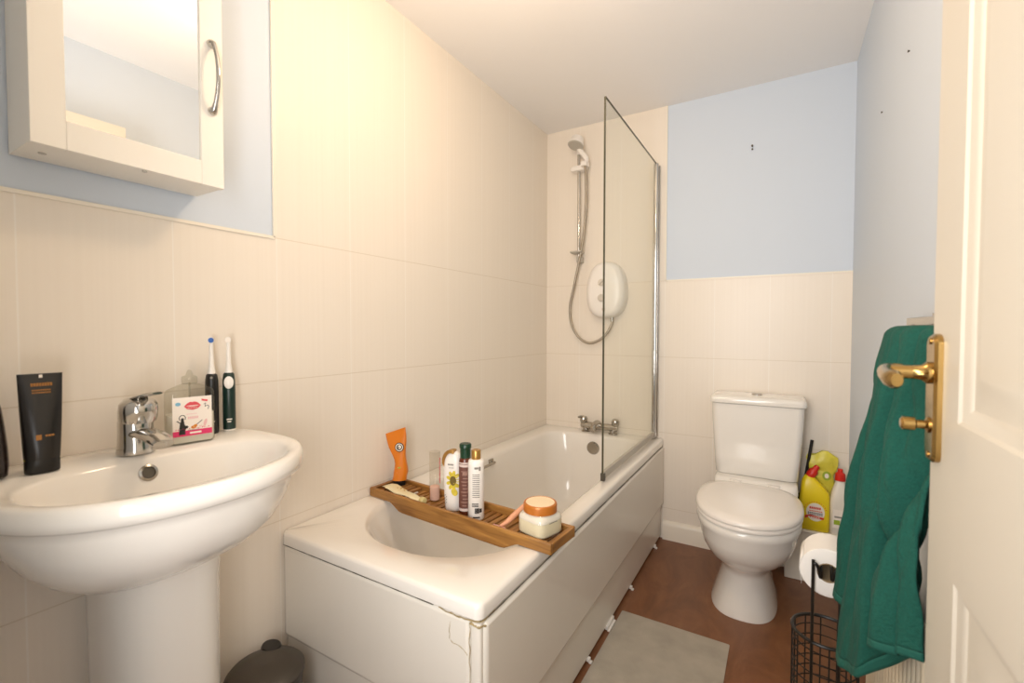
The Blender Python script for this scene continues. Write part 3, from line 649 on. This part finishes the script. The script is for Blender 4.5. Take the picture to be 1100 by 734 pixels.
for x0, x1 in ((-CL, -CL+.014), (CL-.014, CL)):
    bm = B(); bx(bm, x0, x1, -CDp+.0122, CDp-.0122, .001, CHt-.001); obj('end_rail', bm, m_wood2, cad, bevel=.002)
sl = []
x = -CL+.020
while x < CL-.03:
    end = x < -CL+.13 or x > CL-.15
    z = .012 if end else .004
    bm = B(); bx(bm, x, x+.016, -CDp+.0124, CDp-.0124, z, z+.007); obj('slat', bm, m_wood2, cad, bevel=.001)
    x += .0237
def on(s, tt, tier=0):   # a spot on the caddy: along, across, tier height
    q = Matrix.Rotation(CR, 3, 'Z') @ V(s, tt, 0) + CC
    return (q.x, q.y, CZ + (.0192 if tier else .0112))

# orange tube, crimped end twisted
t, body = squeezy('orange squeeze tube with black cap and round badge at the wall end of the tray', on(-.325, .030, 1), radians(36), .198, .078, .042, (m_orange, m_blk), .020, capw=.56,
    bend=lambda f: (-.013*max(0, f-.3)/.7 + .004*sin(f*8)*(f < .78), 0, -.30*max(0, f-.35)/.65, .36*max(0, f-.62)/.38))
for p in body.data.vertices:
    f = (p.co.z-.02)/.165; w = 1-.40*math.exp(-((f-.42)/.30)**2)-.12*(f < .12); p.co.x = p.co.x*w + .006*math.exp(-((f-.42)/.30)**2)
bm = B()
badge = Matrix.Translation((.004, -.0095, .140)) @ Matrix.Rotation(-.18, 4, 'Z') @ Matrix.Rotation(-.10, 4, 'X')
ell(bm, 0, 0, .0165, .0165, -.0055, 24, 0); ell(bm, 0, 0, .0135, .0135, -.0062, 24, 1); ell(bm, 0, 0, .0105, .0105, -.0069, 24, 0); ell(bm, .001, .001, .006, .007, -.0076, 16, 1); ell(bm, -.001, 0.0, .003, .004, -.0083, 12, 2)
o = obj('badge', bm, [m_ink, m_lab, m_greyink], body, smooth=False, mtx=badge)
o['label'] = 'round black and white badge'
bm = B(); ell(bm, .004, .066, .0075, .0075, -.0185, 18, 0); ell(bm, .004, .066, .005, .005, -.0192, 18, 1)
for i in range(5): bx(bm, -.006+i*.0035, -.0038+i*.0035, -.0195, -.0185, .050, .0515, 2)
o = obj('seal_print', bm, [m_lab, m_lime, m_lab], body, smooth=False)

# clear cylinder with pink salts
t = thing('bath_salt_tube', 'clear cylinder with pink bath salts in the bottom', 'jar', on(-.128, .012))
bm = B(); lathe(bm, [(.017, 0), (.0185, .002), (.0185, .165), (.0172, .165), (.0168, .004)], 28, cap1=True); body = obj('cylinder', bm, m_clear, t)
bm = B(); lathe(bm, [(.0160, .0045), (.0163, .006), (.0163, .048), (.012, .050), (0, .049)], 24, cap1=False); obj('salts', bm, m_salt, body)
bm = B(); 
for i in range(14):
    a = radians(-28); z = .06+i*.0062; bx(bm, .0186, .0192, -.003-.002*(i % 3), .003, z, z+.004)
o = obj('red_print', bm, m_lips, body, smooth=False, mtx=Matrix.Rotation(radians(15), 4, 'Z'))

# cream tube lying on the tray
t = thing('cream_tube', 'creased cream tube lying flat at the front of the tray', 'tube', on(-.23, -.030, 1), radians(-14))
bm = B(); rr = []
for i in range(15):
    f = i/14; xx = -.112+.215*f
    h = .002 + .011*sin(pi*min(1, f*1.15)**.8)*(1 if f < .87 else .8) + .003*sin(f*17); w = .021*(1-.35*f) + .004*(f > .1)*(f < .5)
    rr.append([V(xx, w*cos(a), .008 + max(.0012, abs(h)*.5)*sin(a)+.003*sin(f*11)*(f < .8)) for a in [2*pi*j/20 for j in range(20)]])
loft(bm, rr); body = obj('tube_body', bm, mat('cream_plastic', '#e9ddb4', 0.35), t)
bm = B(); lathe(bm, [(.010, 0), (.011, .002), (.011, .016), (.009, .018)], 18, (.100, 0, .0112), mtx=axis_mtx((1, 0, 0))); obj('cap', bm, mat('olive_cap', '#cdbb80', 0.4), t)
bm = B(); 
for i, (x, y) in enumerate(((-.03, .004), (-.022, -.003), (-.01, .003), (.0, -.002), (-.04, -.004))): bx(bm, x, x+.007, y-.0012, y+.0012, .0172, .0182)
o = obj('lettering', bm, mat('gold_ink', '#c9a748', .5), body, smooth=False)

def round_bottle(name, label, loc, rz, prof, material, cap_prof, capm, cat='bottle', flat=1.0):
    t = thing(name, label, cat, loc, rz); bm = B()
    loft(bm, [egg(0, 0, r, r*flat, r*flat, z, 2.15, 2.15, 36) for r, z in prof]); body = obj('bottle_body', bm, material, t, ang=50)
    bm = B(); lathe(bm, cap_prof, 28); obj('cap', bm, capm, t)
    return t, body
def wrap_print(bm, r, marks, flat=1.0):
    """small blocks wrapped on a round front: (angle deg from front, z, width, height, material)"""
    for a, z, w, h, mi in marks:
        k = max(1, int(w/.003)); da = math.degrees(w/r)/k
        for i in range(k):
            a0 = radians(a + da*(i-k/2)); a1 = radians(a + da*(i+1-k/2)); q = []
            for rr in (r-.0004, r+.0005): q.append([V(rr*sin(x), -rr*flat*cos(x), zz) for x, zz in ((a0, z), (a1, z), (a1, z+h), (a0, z+h))])
            loft(bm, q, mi=mi)
FACE = radians(34)
# white bottle with a yellow flower: oval, cap below, arched gold shoulder
t = thing('flower_bottle', 'white shampoo bottle with yellow flower print left of the brown bottle', 'bottle', on(-.028, -.006), FACE-.35)
bm = B(); n = 40
def fl(z, w, d): return egg(0, 0, w, d, d, z, 2.3, 2.3, n)
loft(bm, [fl(0, .024, .017), fl(.003, .026, .019), fl(.03, .028, .020), fl(.09, .0315, .021), fl(.13, .0325, .021), fl(.16, .030, .019), fl(.178, .023, .015), fl(.186, .012, .009)])
body = obj('bottle_body', bm, m_wpl, t, ang=60)
bm = B(); pa = [V(.0325*cos(a)-.0005, -.004-.008*sin(a)*.5, .150 + .043*sin(a)) for a in [pi*(0.40+.62*i/16) for i in range(17)]]
rr = [[p + V(dx, dy, dz) for dx, dy, dz in ((-.001, -.008, 0), (.001, .012, 0), (.008*(-p.x/.033), .010, -.010), (.008*(-p.x/.033), -.011, -.010))] for p in pa]
loft(bm, rr); o = obj('gold_arch', bm, m_gold, body)
bm = B()
def fsurf(x, z): return -.0212*(max(0, 1-abs(x/.0325)**2.3))**(1/2.3)
def pad(x, z, r, mi, rot=0, k=1.0, dy=0):
    q = []
    for j in range(16):
        a = 2*pi*j/16; u, v = r*cos(a), r*k*sin(a); px, pz = x+u*cos(rot)-v*sin(rot), z+u*sin(rot)+v*cos(rot); q.append((max(-.03, min(.03, px)), pz))
    loft(bm, [[V(px, fsurf(px, pz)-e-dy, pz) for px, pz in q] for e in (-.0006, .0008)], mi=mi)
for i in range(9): a = 2*pi*i/9; pad(.008+.014*cos(a), .098+.022*sin(a), .010, 0, a, .55, .0003*(i % 3))
pad(.008, .098, .010, 1, 0, 1.5, .001); pad(.012, .062, .009, 0, .5, 1.4)
for i in range(5): pad(-.008+i*.004, .148, .0016, 2, 0, 1.6)
for i in range(4): pad(-.004+i*.004, .138, .0012, 2)
for i in range(7): pad(-.020+.0045*(i % 2), .022+.0045*i, .002, 2, 0, .6)
o = obj('print', bm, [m_flower, mat('olive_print', '#6d5a22', .6), m_greyink], body, smooth=False); o['label'] = 'yellow flower print'

t, body = round_bottle('brown_bottle', 'slim brown bottle with dark green cap between two white bottles', on(.026, -.010), FACE,
    [(.0185, 0), (.0202, .003), (.0202, .165), (.0185, .172), (.015, .177)], m_brown, [(.0165, .176), (.0165, .204), (.0185, .206), (.0185, .216), (.016, .219), (0, .220)], m_green)
bm = B(); mk = [(0, .022, .050, .128, 0), (0, .014, .052, .009, 1), (0, .150, .052, .008, 1), (0, .160, .052, .004, 1)]
wrap_print(bm, .0204, mk); wrap_print(bm, .0210, [(-6+6*(i % 3), .030+.0105*i, .014+.006*((i*5) % 3), .0028, 2) for i in range(11)] + [(8, .125, .009, .009, 2), (-14, .128, .006, .006, 2)])
o = obj('label', bm, [m_brownl, m_pinkl, mat('dim_print', '#a07c6d', .6)], body); o['label'] = 'brown label with pale bands'

t, body = round_bottle('white_bottle', 'white bottle with gold cap and barcode, right of the brown bottle', on(.074, -.016), FACE+.15,
    [(.0220, 0), (.0242, .003), (.0242, .168), (.0232, .176), (.019, .180), (.0145, .181)], m_wpl, [(.0142, .180), (.0142, .206), (.013, .208), (0, .208)], m_gold)
bm = B(); wrap_print(bm, .0244, [(-8, .070+.0056*i, .022+.006*((i*3) % 3), .0022, 0) for i in range(13)] + [(-6, .155, .012, .006, 0), (18, .150, .006, .012, 0)] + [(-16+3.6*i, .022, .0012, .016, 1) for i in range(9)] + [(26, .024, .008, .012, 1), (-6, .008, .022, .004, 1)] + [(-14, .042+.004*i, .02, .0022, 1) for i in range(3)])
obj('print', bm, [m_greyink, m_ink], body)

# pink razor leaning on the far rail
t = thing('razor', 'pink and peach disposable razor lying on the tray beside the jar', 'razor', on(.185, -.020, 0), radians(-6))
bm = B(); tube(bm, smooth_path([(.0, -.022, .011), (.008, .0, .018), (.014, .03, .031), (.022, .075, .048)], 6), [.0045, .005, .0052, .0055, .006, .0065, .007, .0075, .008, .0082, .0085, .0085, .0085, .0085, .0085, .0085, .0085, .008, .006], 12); obj('handle', bm, m_razor2, t)
bm = B(); bx(bm, -.028, .016, -.034, -.016, .002, .010); obj('razor_head', bm, m_razor, t, bevel=.0025)

# jar of body scrub
t = thing('scrub_jar', 'square glass jar of cream scrub with round copper lid on the tray', 'jar', on(.292, .0, 1), radians(74))
bm = B(); sq = lambda s, z, e=4.6: egg(0, 0, .050*s, .050*s, .050*s, z, e, e, 48)
loft(bm, [sq(.90, 0), sq(.97, .003), sq(1, .009), sq(1, .045), sq(.97, .053, 3.6), sq(.86, .060, 2.6), sq(.80, .064, 2.1)], True, False); body = obj('jar_body', bm, m_clear, t, ang=60)
bm = B(); loft(bm, [sq(.86, .0025), sq(.94, .006), sq(.965, .010), sq(.965, .042)]); o = obj('scrub', bm, m_cream, body); o['label'] = 'cream coloured scrub'
bm = B(); loft(bm, [sq(.966, .0425), sq(.966, .046), sq(.93, .054, 3.6), sq(.80, .060, 2.4)], False, False); obj('residue', bm, m_soap, body)
bm = B(); lathe(bm, [(.043, .061), (.0465, .062), (.047, .080), (.0455, .084), (.0425, .0855), (.041, .0842), (.0, .0842)], 44, cap1=False); lid = obj('lid', bm, m_lid, t)
bm = B(); lathe(bm, [(.040, .0842), (.0395, .0852), (0, .0856)], 40, cap1=False); o = obj('lid_disc', bm, mat('pale_disc', '#efd9b4', 0.35), lid); o['label'] = 'pale cream lid centre'
bm = B(); 
for i in range(8): bx(bm, -.016+i*.004, -.0135+i*.004, -.0497, -.0490, .0405, .0425)
obj('lettering', bm, m_greyink, body, smooth=False)

# ================================================================ TOILET
TX = 1.142
wc = thing('toilet', 'white close-coupled toilet with closed lid against the back wall', 'toilet', (TX, L-0.002, 0))
bm = B(); cr = lambda w, d0, d1, z, r=.03: corner_ring(-w, w, -d1, -d0, z, [r, .01, .01, r], 8)
loft(bm, [cr(.160, .012, .172, .452), cr(.166, .008, .178, .458), cr(.172, .006, .182, .54), cr(.182, .005, .190, .70), cr(.185, .005, .193, .782)])
o = obj('cistern', bm, m_cer, wc, ang=50)
bm = B(); loft(bm, [cr(.186, .003, .196, .783), cr(.193, .001, .203, .787), cr(.194, .001, .205, .800), cr(.190, .001, .202, .812), cr(.180, .005, .192, .818), cr(.12, .03, .15, .820)])
o = obj('cistern_lid', bm, m_cer, wc, ang=50)
bm = B(); lathe(bm, [(.023, 0), (.023, .004), (.019, .007), (0, .008)], 28, (0, -.10, .8195), cap1=False); o2 = obj('flush_button', bm, m_chr, o); o2['label'] = 'round chrome flush button'
# bowl with foot: rings of egg outlines, centre c (distance from wall), reach forward f and back b
def eg(w, cd, f, b, z, ef=2.2, eb=2.6): return egg(-.014-.012*max(0, 1-z/.3), -cd, w, f, b, z, ef, eb, 56)
bm = B()
loft(bm, [eg(.122, .37, .195, .20, 0, 2.6, 3.5), eg(.122, .37, .195, .20, .008, 2.6, 3.5), eg(.110, .37, .185, .195, .04, 2.5, 3), eg(.097, .37, .176, .19, .10, 2.4, 3), eg(.087, .375, .166, .20, .155, 2.3, 3), eg(.090, .385, .166, .22, .18, 2.2, 3), eg(.116, .40, .190, .24, .208, 2.2, 3), eg(.143, .42, .215, .25, .24), eg(.163, .435, .234, .26, .28), eg(.173, .44, .247, .26, .32), eg(.177, .44, .253, .26, .350),
          eg(.184, .44, .258, .262, .362), eg(.187, .44, .262, .262, .375), eg(.186, .44, .261, .262, .392), eg(.178, .44, .252, .255, .399), eg(.14, .44, .20, .2, .399)])
o = obj('bowl', bm, m_cer, wc, ang=60)
bm = B(); loft(bm, [corner_ring(-.13, .13, -.27, -.012, .30, .04, 8), corner_ring(-.155, .155, -.265, -.01, .37, .04, 8), corner_ring(-.165, .165, -.262, -.008, .42, .03, 8), corner_ring(-.163, .163, -.235, -.008, .446, .03, 8), corner_ring(-.158, .158, -.215, -.01, .451, .03, 8)])
obj('cistern_shelf', bm, m_cer, wc, ang=60)
bm = B(); loft(bm, [eg(.180, .44, .258, .215, .400, 2.15, 3), eg(.190, .44, .268, .222, .403, 2.15, 3), eg(.191, .44, .269, .223, .412, 2.15, 3), eg(.186, .44, .264, .22, .417, 2.15, 3)]); obj('seat', bm, m_seat, wc, ang=60)
bm = B(); loft(bm, [eg(.186, .44, .264, .212, .418, 2.15, 3), eg(.192, .44, .270, .216, .421, 2.15, 3), eg(.192, .44, .270, .216, .430, 2.15, 3), eg(.184, .44, .262, .21, .438, 2.15, 3), eg(.155, .44, .225, .18, .444, 2.15, 3), eg(.08, .44, .12, .1, .447, 2.1, 2.6)]); lid = obj('lid', bm, m_seat, wc, ang=60)
for sx in (-.075, .075):
    bm = B(); loft(bm, [corner_ring(sx-.024, sx+.024, -.245, -.215, z, .008, 4) for z in (.42, .447)]); obj('hinge', bm, m_seat, lid)

# ---- by the toilet
t = thing('toilet_brush', 'black toilet brush in its black holder between toilet and yellow bottle', 'toilet brush', (1.322, 2.474, BOXZ))
bm = B(); lathe(bm, [(.0245, 0), (.026, .003), (.0255, .10), (.025, .125), (.020, .127), (.020, .10)], 24); obj('holder', bm, m_blk, t)
bm = B(); tube(bm, [(0.0, 0.0, .03), (.008, -.001, .13), (.040, -.004, .385)], [.007, .007, .0065], 10); obj('brush_handle', bm, m_blk, t)
t = thing('cleaner_bottle', 'yellow toilet cleaner bottle with red cap and angled neck', 'bottle', (1.371, 2.416, BOXZ), 0.0)
bm = B()
def yb(xl, xr, d, z, r=.016): return corner_ring(xl, xr, -d, d, z, min(r, d*.9, (xr-xl)*.45), 6)
loft(bm, [yb(-.054, .054, .026, 0), yb(-.057, .057, .030, .004), yb(-.057, .057, .031, .05), yb(-.055, .057, .031, .15), yb(-.052, .054, .030, .168), yb(-.050, .038, .028, .19), yb(-.047, .016, .024, .215), yb(-.040, -.001, .018, .232), yb(-.034, -.006, .013, .240)])
body = obj('bottle_body', bm, m_yel, t, ang=55)
bm = B(); lathe(bm, [(.0165, -.010), (.0185, 0), (.0185, .022), (.012, .030), (.0105, .046), (.008, .050), (0, .050)], 22, (-.014, 0, .240), cap1=False, mtx=axis_mtx((.5, 0, .85))); obj('cap', bm, m_red, t)
bm = B(); y = -.0313; ell(bm, 0.004, .085, .034, .040, y+.0006, 28, 0, th=.0008)
poly(bm, [(-.034, .052), (-.02, .060), (.005, .058), (.034, .056), (.036, .066), (.01, .068), (-.015, .072), (-.034, .066)], y, 1)
for i in range(6): bx(bm, -.018+i*.0072, -.0125+i*.0072, y-.0008, y, .098, .108, 1)
for z, k, m_ in ((.090, 7, 1), (.0815, 8, 2), (.0745, 8, 2)):
    for i in range(k): bx(bm, -.024+i*.007+(.006 if k == 7 else 0), -.0188+i*.007+(.006 if k == 7 else 0), y-.0008, y, z-.002, z+.002, m_)
for i in range(5): bx(bm, -.022+i*.009, -.016+i*.009, y-.0014, y-.0006, .060, .064, 0)
for i in range(12): a = pi*(.1+.8*i/11); ell(bm, .004+.041*cos(a), .088+.043*sin(a), .002, .002, y+.0006, 8, 1)
o = obj('label', bm, [m_lab, mat('red_print', '#d8452b', .5), mat('navy_print', '#37415e', .5)], body, smooth=False); o['label'] = 'round white and red label'
t = thing('cleaning_pack', 'crumpled yellow plastic pack tucked behind the cleaner bottles', 'plastic pack', (1.402, 2.475, BOXZ))
bm = B(); nx, nz = 14, 18; random.seed(3); fr = []
for k in range(nz):
    z = .004 + k/(nz-1)*.325; w = .046 + .006*sin(k*.9) + (.008 if k > nz-6 else 0); d = (.017 + .005*sin(k*1.7+1))*(1 if k < nz-3 else (nz-k)/4)
    fr.append([V(p.x + random.uniform(-.003, .003), p.y*1.0 + random.uniform(-.002, .002), z + (.014*sin(p.x*60+1) if k > nz-5 else 0)) for p in egg(0, 0, w, d, d, 0, 2.6, 2.6, 28)])
loft(bm, fr); body = obj('pack_body', bm, m_bagy, t, ang=30)
bm = B(); ell(bm, .016, .235, .016, .020, -.0245, 18, 0, th=.0012); ell(bm, .016, .235, .008, .011, -.0258, 14, 1, th=.0008); o = obj('print', bm, [m_lime, m_lab], body, smooth=False)
t = thing('bleach_bottle', 'translucent white bottle with red cap beside the towel', 'bottle', (1.464, 2.418, BOXZ))
bm = B(); loft(bm, [yb(-.033, .033, .026, 0), yb(-.036, .036, .029, .004), yb(-.036, .036, .029, .14), yb(-.030, .030, .026, .18), yb(-.021, .021, .019, .21), yb(-.014, .014, .013, .236)]); body = obj('bottle_body', bm, mat('milk_white', '#ece4d6', .35), t, ang=55)
bm = B(); lathe(bm, [(.019, .232), (.020, .236), (.018, .262), (.010, .268), (.009, .282), (0, .284)], 22, cap1=False); obj('cap', bm, m_red, t)
bm = B(); bx(bm, -.026, .02, -.0298, -.0288, .03, .11, 0); bx(bm, -.022, .0, -.0304, -.0298, .045, .065, 1); bx(bm, -.02, .012, -.0304, -.0298, .075, .082, 2); obj('label', bm, [m_lab, m_lime, m_greyink], body, smooth=False)

# ---- toilet roll stand
HX, HY = 1.338, 1.322
st = thing('toilet_roll_stand', 'black wire toilet roll stand with cylindrical basket', 'toilet roll holder', (HX, HY, 0), radians(-3.5))
RB = .068; ZT = .392
bm = B(); lathe(bm, [(RB+.004, 0), (RB+.006, .003), (RB+.004, .006)], 40); obj('base', bm, m_wire, st)
circ = lambda r, z, n=40: [(r*cos(2*pi*i/n), r*sin(2*pi*i/n), z) for i in range(n)]
bm = B(); tube(bm, circ(RB, ZT), .0042, 8, True); obj('top_ring', bm, m_wire, st)
hoop0 = None
for k in range(14):
    z = ZT-.022-k*.0265
    if hoop0 is None: bm = B(); tube(bm, circ(RB-.002, 0), .0016, 6, True); hoop0 = obj('hoop', bm, m_wire, st); q = hoop0
    else: q = hoop0.copy(); COL.objects.link(q); q.parent = st
    q.location = (0, 0, z)
up0 = None
for k in range(12):
    a = 2*pi*k/12+.12
    if up0 is None: bm = B(); tube(bm, [(0, 0, .004), (0, 0, ZT)], .0017, 6); up0 = obj('upright', bm, m_wire, st); q = up0
    else: q = up0.copy(); COL.objects.link(q); q.parent = st
    q.location = (RB*cos(a), RB*sin(a), 0)
ZR = .560                              # roll axis height
bm = B(); y0 = -RB+.004
for s in (-1, 1):
    tube(bm, smooth_path([(s*.026, y0, .005), (s*.026, y0, .25), (s*.026, y0, ZR), (s*.0255, y0, ZR+.016), (s*.021, y0, ZR+.020), (s*.016, y0, ZR+.010), (s*.0125, y0+.002, ZR-.008), (s*.0105, y0+.010, ZR-.012), (s*.0105, y0+.06, ZR-.012), (s*.0105, y0+.125, ZR-.009)], 6), .0034, 8)
obj('hook_frame', bm, m_wire, st)
tr_ = thing('toilet_roll', 'white toilet roll hanging on the black wire stand', 'toilet roll', (HX, HY-.055, ZR-.0005), radians(-3.5))
bm = B(); my = axis_mtx((0, 1, 0))
lathe(bm, [(.0225, .002), (.052, 0), (.056, .002), (.0565, .05), (.056, .100), (.052, .102), (.0225, .100)], 48, (0, .0, -.0), False, False, mtx=my)
tube(bm, [(0, 0, 0), (0, .0001, 0)], .0001, 3) if False else None
roll = obj('paper', bm, m_paper, tr_, ang=35)
bm = B(); lathe(bm, [(.0225, .002), (.0225, .100), (.0205, .100), (.0205, .002), (.0225, .002)], 32, (0, 0, 0), False, False, mtx=my); o = obj('core', bm, m_card, tr_); o['label'] = 'brown cardboard core'
bm = B(); fl_ = [[V(-.0568*cos(a) - .002*k, y, .0568*sin(a)) for y in (.001, .101)] for k, a in ((0, .5), (0, .3), (0, .1), (0, -.1), (0, -.3), (1, -.48))] + [[V(-.052, y, -.040 + .004*sin(y*60)) for y in (.001, .101)]]
loft(bm, fl_, False, False, closed=False); o = obj('loose_sheet', bm, m_paper, tr_); sm = o.modifiers.new('solid', 'SOLIDIFY'); sm.thickness = .0008; sm.offset = 1

# ---- towel on its rail, radiator under it
t = thing('towel_rail', 'chrome towel rail with square bar on the right wall', 'towel rail', (W, 1.05, 1.138))
bm = B(); bx(bm, -.046, -.032, -.15, .165, -.007, .010); obj('bar', bm, m_chr2, t, bevel=.0015)
for y in (-.13, .148):
    bm = B(); bx(bm, -.034, -.0005, y-.008, y+.008, -.006, .008); bx(bm, -.006, -.0005, y-.02, y+.02, -.018, .02); obj('bracket', bm, m_chr2, t, bevel=.0015)
for y in (.11, -.02, -.13):
    bm = B(); tube(bm, smooth_path([(-.04, y, -.004), (-.055, y, -.012), (-.064, y, -.018), (-.068, y, -.012)], 4), .004, 8)
    obj('peg', bm, m_chr2, t)

rad = thing('radiator', 'cream ribbed radiator under the green towel', 'radiator', (W, 1.20, .10))
bm = B(); pr = []
for i in range(161):
    y = -.31 + .62*i/160; ph = (i % 8)/8
    pr.append((y, -.058 + .006*(0.5-0.5*cos(2*pi*ph))**2))
loft(bm, [[V(x, y, z) for y, x in pr] + [V(-.035, .31, z), V(-.035, -.31, z)] for z in (0, .012, .46, .48)]); obj('front_panel', bm, m_rad, rad, ang=60)
bm = B(); bx(bm, -.034, -.022, -.30, .30, .01, .47); obj('back_panel', bm, m_rad, rad, bevel=.004)
for y in (-.22, .22):
    bm = B(); bx(bm, -.0225, -.0005, y-.015, y+.015, .06, .42)
    obj('bracket', bm, m_rad, rad)
bm = B(); tube(bm, smooth_path([(-.03, .26, .02), (-.03, .26, -.02), (-.03, .26, -.1)], 3), .0075, 10); obj('pipe', bm, m_rad, rad)

# towel: one cloth hung in gathered folds; columns run from the far edge to the near edge
cols = [  # top (x,y), bottom (x,y,z)
 ((1.432, 1.205), (1.366, 1.222, .552)), ((1.424, 1.196), (1.347, 1.207, .546)), ((1.419, 1.18), (1.343, 1.185, .548)), ((1.424, 1.165), (1.356, 1.168, .545)), ((1.430, 1.155), (1.392, 1.158, .535)),
 ((1.428, 1.148), (1.396, 1.138, .515)), ((1.414, 1.135), (1.358, 1.118, .487)), ((1.408, 1.11), (1.342, 1.090, .474)), ((1.412, 1.085), (1.342, 1.055, .480)), ((1.418, 1.07), (1.356, 1.03, .492)), ((1.410, 1.05), (1.350, 1.0, .506)), ((1.407, 1.03), (1.357, .980, .526)),
 ((1.418, 1.012), (1.384, .985, .572)), ((1.434, 1.008), (1.430, 1.0, .622)), ((1.432, .995), (1.426, .980, .632)), ((1.412, .97), (1.382, .948, .616)), ((1.405, .955), (1.368, .924, .614)), ((1.410, .94), (1.373, .905, .620)), ((1.424, .928), (1.398, .895, .625)), ((1.420, .91), (1.402, .882, .632)), ((1.430, .89), (1.42, .868, .638))]
def cr_(vals, t):
    n = len(vals)-1; x = t*n; i = min(int(x), n-1); f = x-i
    g = lambda k: vals[max(0, min(n, k))]
    a, b, d, e = g(i-1), g(i), g(i+1), g(i+2)
    return tuple(0.5*((2*q)+(r-p)*f+(2*p-5*q+4*r-s)*f*f+(3*q-p-3*r+s)*f**3) for p, q, r, s in zip(a, b, d, e))
from mathutils import noise
def WR(u, w):   # soft irregular creases running mostly down the cloth
    return (.012*noise.noise((u*11+w*2.2, w*2.4, 3.1)) + .005*noise.noise((u*30+w*5, w*6, 8.0)))*min(1, w*5)
def crease(u, c, wl, wr):
    d = u-c; return math.exp(-(d/(wl if d < 0 else wr))**2)
def FOLD(u, w):  # the two long creases that part the cloth into three falls, and shallower ones from the top
    k = .062*crease(u, .03+.205*w, .028, .034)*min(1, w*3.5)
    if w > .32: k += .045*crease(u, 1.02-(w-.32)/.68*.40, .055, .028)*min(1, (w-.32)*6)
    k += .014*crease(u, .42-.05*w, .03, .05)*min(1, w*5)*(1-w)**.6 + .013*crease(u, .62-.12*w, .03, .05)*min(1, w*5)*(1-w*.6) + .010*crease(u, .80-.2*w, .03, .04)*min(1, w*5)*(1-w*.5)
    return k
tops = [q[0] for q in cols]; bots = [q[1] for q in cols]
NU, NV = 180, 120; grid = []
for i in range(NU+1):
    u = i/NU; tx, ty = cr_(tops, u); bx_, by, bz = cr_(bots, u); col = []
    for j in range(NV+1):
        v = j/NV
        if v < .06:                                # roll over the top
            a = v/.06*pi/2; x = tx + .022*(1-sin(a)); y = ty; z = 1.128 - .018*(1-cos(a))
        else:
            w = (v-.06)/.94; e = w**.82
            belly = .008*sin(pi*w)
            x = tx + (bx_-tx)*(w**.92) - belly*(.6+.4*sin(u*19+w)**2) + .003*sin(u*38+w*2.5+1.5*sin(w*5))*w*(1-w)*3 + .0025*sin(u*90+w*3)*(1-w)**2*min(1, w*8) + WR(u, w) + FOLD(u, w); y = ty + (by-ty)*(w**.9) + .004*sin(w*7+u*20)
            z = 1.110 + (bz-1.110)*w; x = min(x, 1.434)
        col.append(V(x, y, z))
    grid.append(col)
def towel_part(name, j0, j1, m, parent, thick):
    bm = B(); vs = [[bm.verts.new(grid[i][j]) for j in range(j0, j1+1)] for i in range(NU+1)]
    for i in range(NU):
        for j in range(j1-j0): bm.faces.new((vs[i][j], vs[i+1][j], vs[i+1][j+1], vs[i][j+1]))
    o = obj(name, bm, m, parent, ang=180)
    s = o.modifiers.new('solid', 'SOLIDIFY'); s.thickness = thick; s.offset = 0
    return o
tw = thing('towel', 'dark green terry towel hanging in folds from the rail on the right wall', 'towel', (0, 0, 0))
towel_part('cloth', 0, NV-3, m_towel, tw, .008)
o = towel_part('hem', NV-3, NV, m_hem, tw, .0085); o['label'] = 'flat woven hem'

# ---- bin, mat, wall fixings, ceiling lamp
t = thing('pedal_bin', 'small dark pedal bin between basin pedestal and bath', 'bin', (0.150, 0.640, -0.0), radians(0))
bm = B(); lathe(bm, [(.076, 0), (.080, .004), (.083, .25), (.084, .262)], 40); obj('bin_body', bm, m_bin, t)
bm = B(); lathe(bm, [(.086, .262), (.089, .266), (.089, .276), (.082, .284), (.05, .291), (0, .293)], 40, cap1=False); lid = obj('lid', bm, m_bin, t)
bm = B(); loft(bm, [[V(-.060 + .026*s*cos(a), .052 + .020*s*sin(a), z) for a in [2*pi*i/24 for i in range(24)]] for s, z in ((1.15, .270), (1.15, .284), (1, .290))]); obj('lid_hinge', bm, m_blk, lid)
bm = B(); bx(bm, .06, .115, -.06, -.03, .012, .022); obj('pedal', bm, m_blk, t, bevel=.003, mtx=None)

bm = B(); loft(bm, [corner_ring(TW+.006, 1.094, 1.20, 1.762, z, .004, 4) for z in (.0005, .0035)])
o = obj('bath_mat', bm, m_mat); tag(o, 'flat grey mat on the brown floor beside the bath', 'mat')

def screw(label, loc, d, r, l):
    t = thing('wall_screw', label, 'screw', loc); bm = B(); lathe(bm, [(r*.6, -.002), (r*.6, l*.6), (r, l*.6), (r, l), (0, l*1.05)], 12, cap1=False, mtx=axis_mtx(d)); obj('shank', bm, m_seal, t); return t
t = screw('dark screw left in the pale blue back wall above the toilet', (1.100, L+.004, 2.007), (0, -1, 0), .0045, .018)
bm = B(); lathe(bm, [(.004, 0), (.004, .006)], 10, (0, 0, -.013), mtx=axis_mtx((0, -1, 0))); obj('wall_plug', bm, m_seal, t)
screw('tiny dark screw on the right wall, the farther from the door', (W, 1.867, 1.817), (-1, 0, 0), .003, .004)
screw('tiny dark screw on the right wall, higher and nearer the door', (W, 1.509, 1.824), (-1, 0, 0), .003, .004)

t = thing('ceiling_lamp', 'ceiling lamp with clear globe above the bath', 'lamp', (LAMP[0], LAMP[1], H))
bm = B(); lathe(bm, [(.05, 0), (.05, -.012), (.03, -.03), (.006, -.034), (.006, -.12), (.02, -.124), (.021, -.175)], 32); obj('fitting', bm, m_wpl, t)
bm = B(); lathe(bm, [(.021, -.175), (.045, -.19), (.068, -.222), (.075, -.257), (.068, -.295), (.045, -.322), (0, -.334)], 32, cap0=False, cap1=False); obj('globe', bm, m_clear, t)
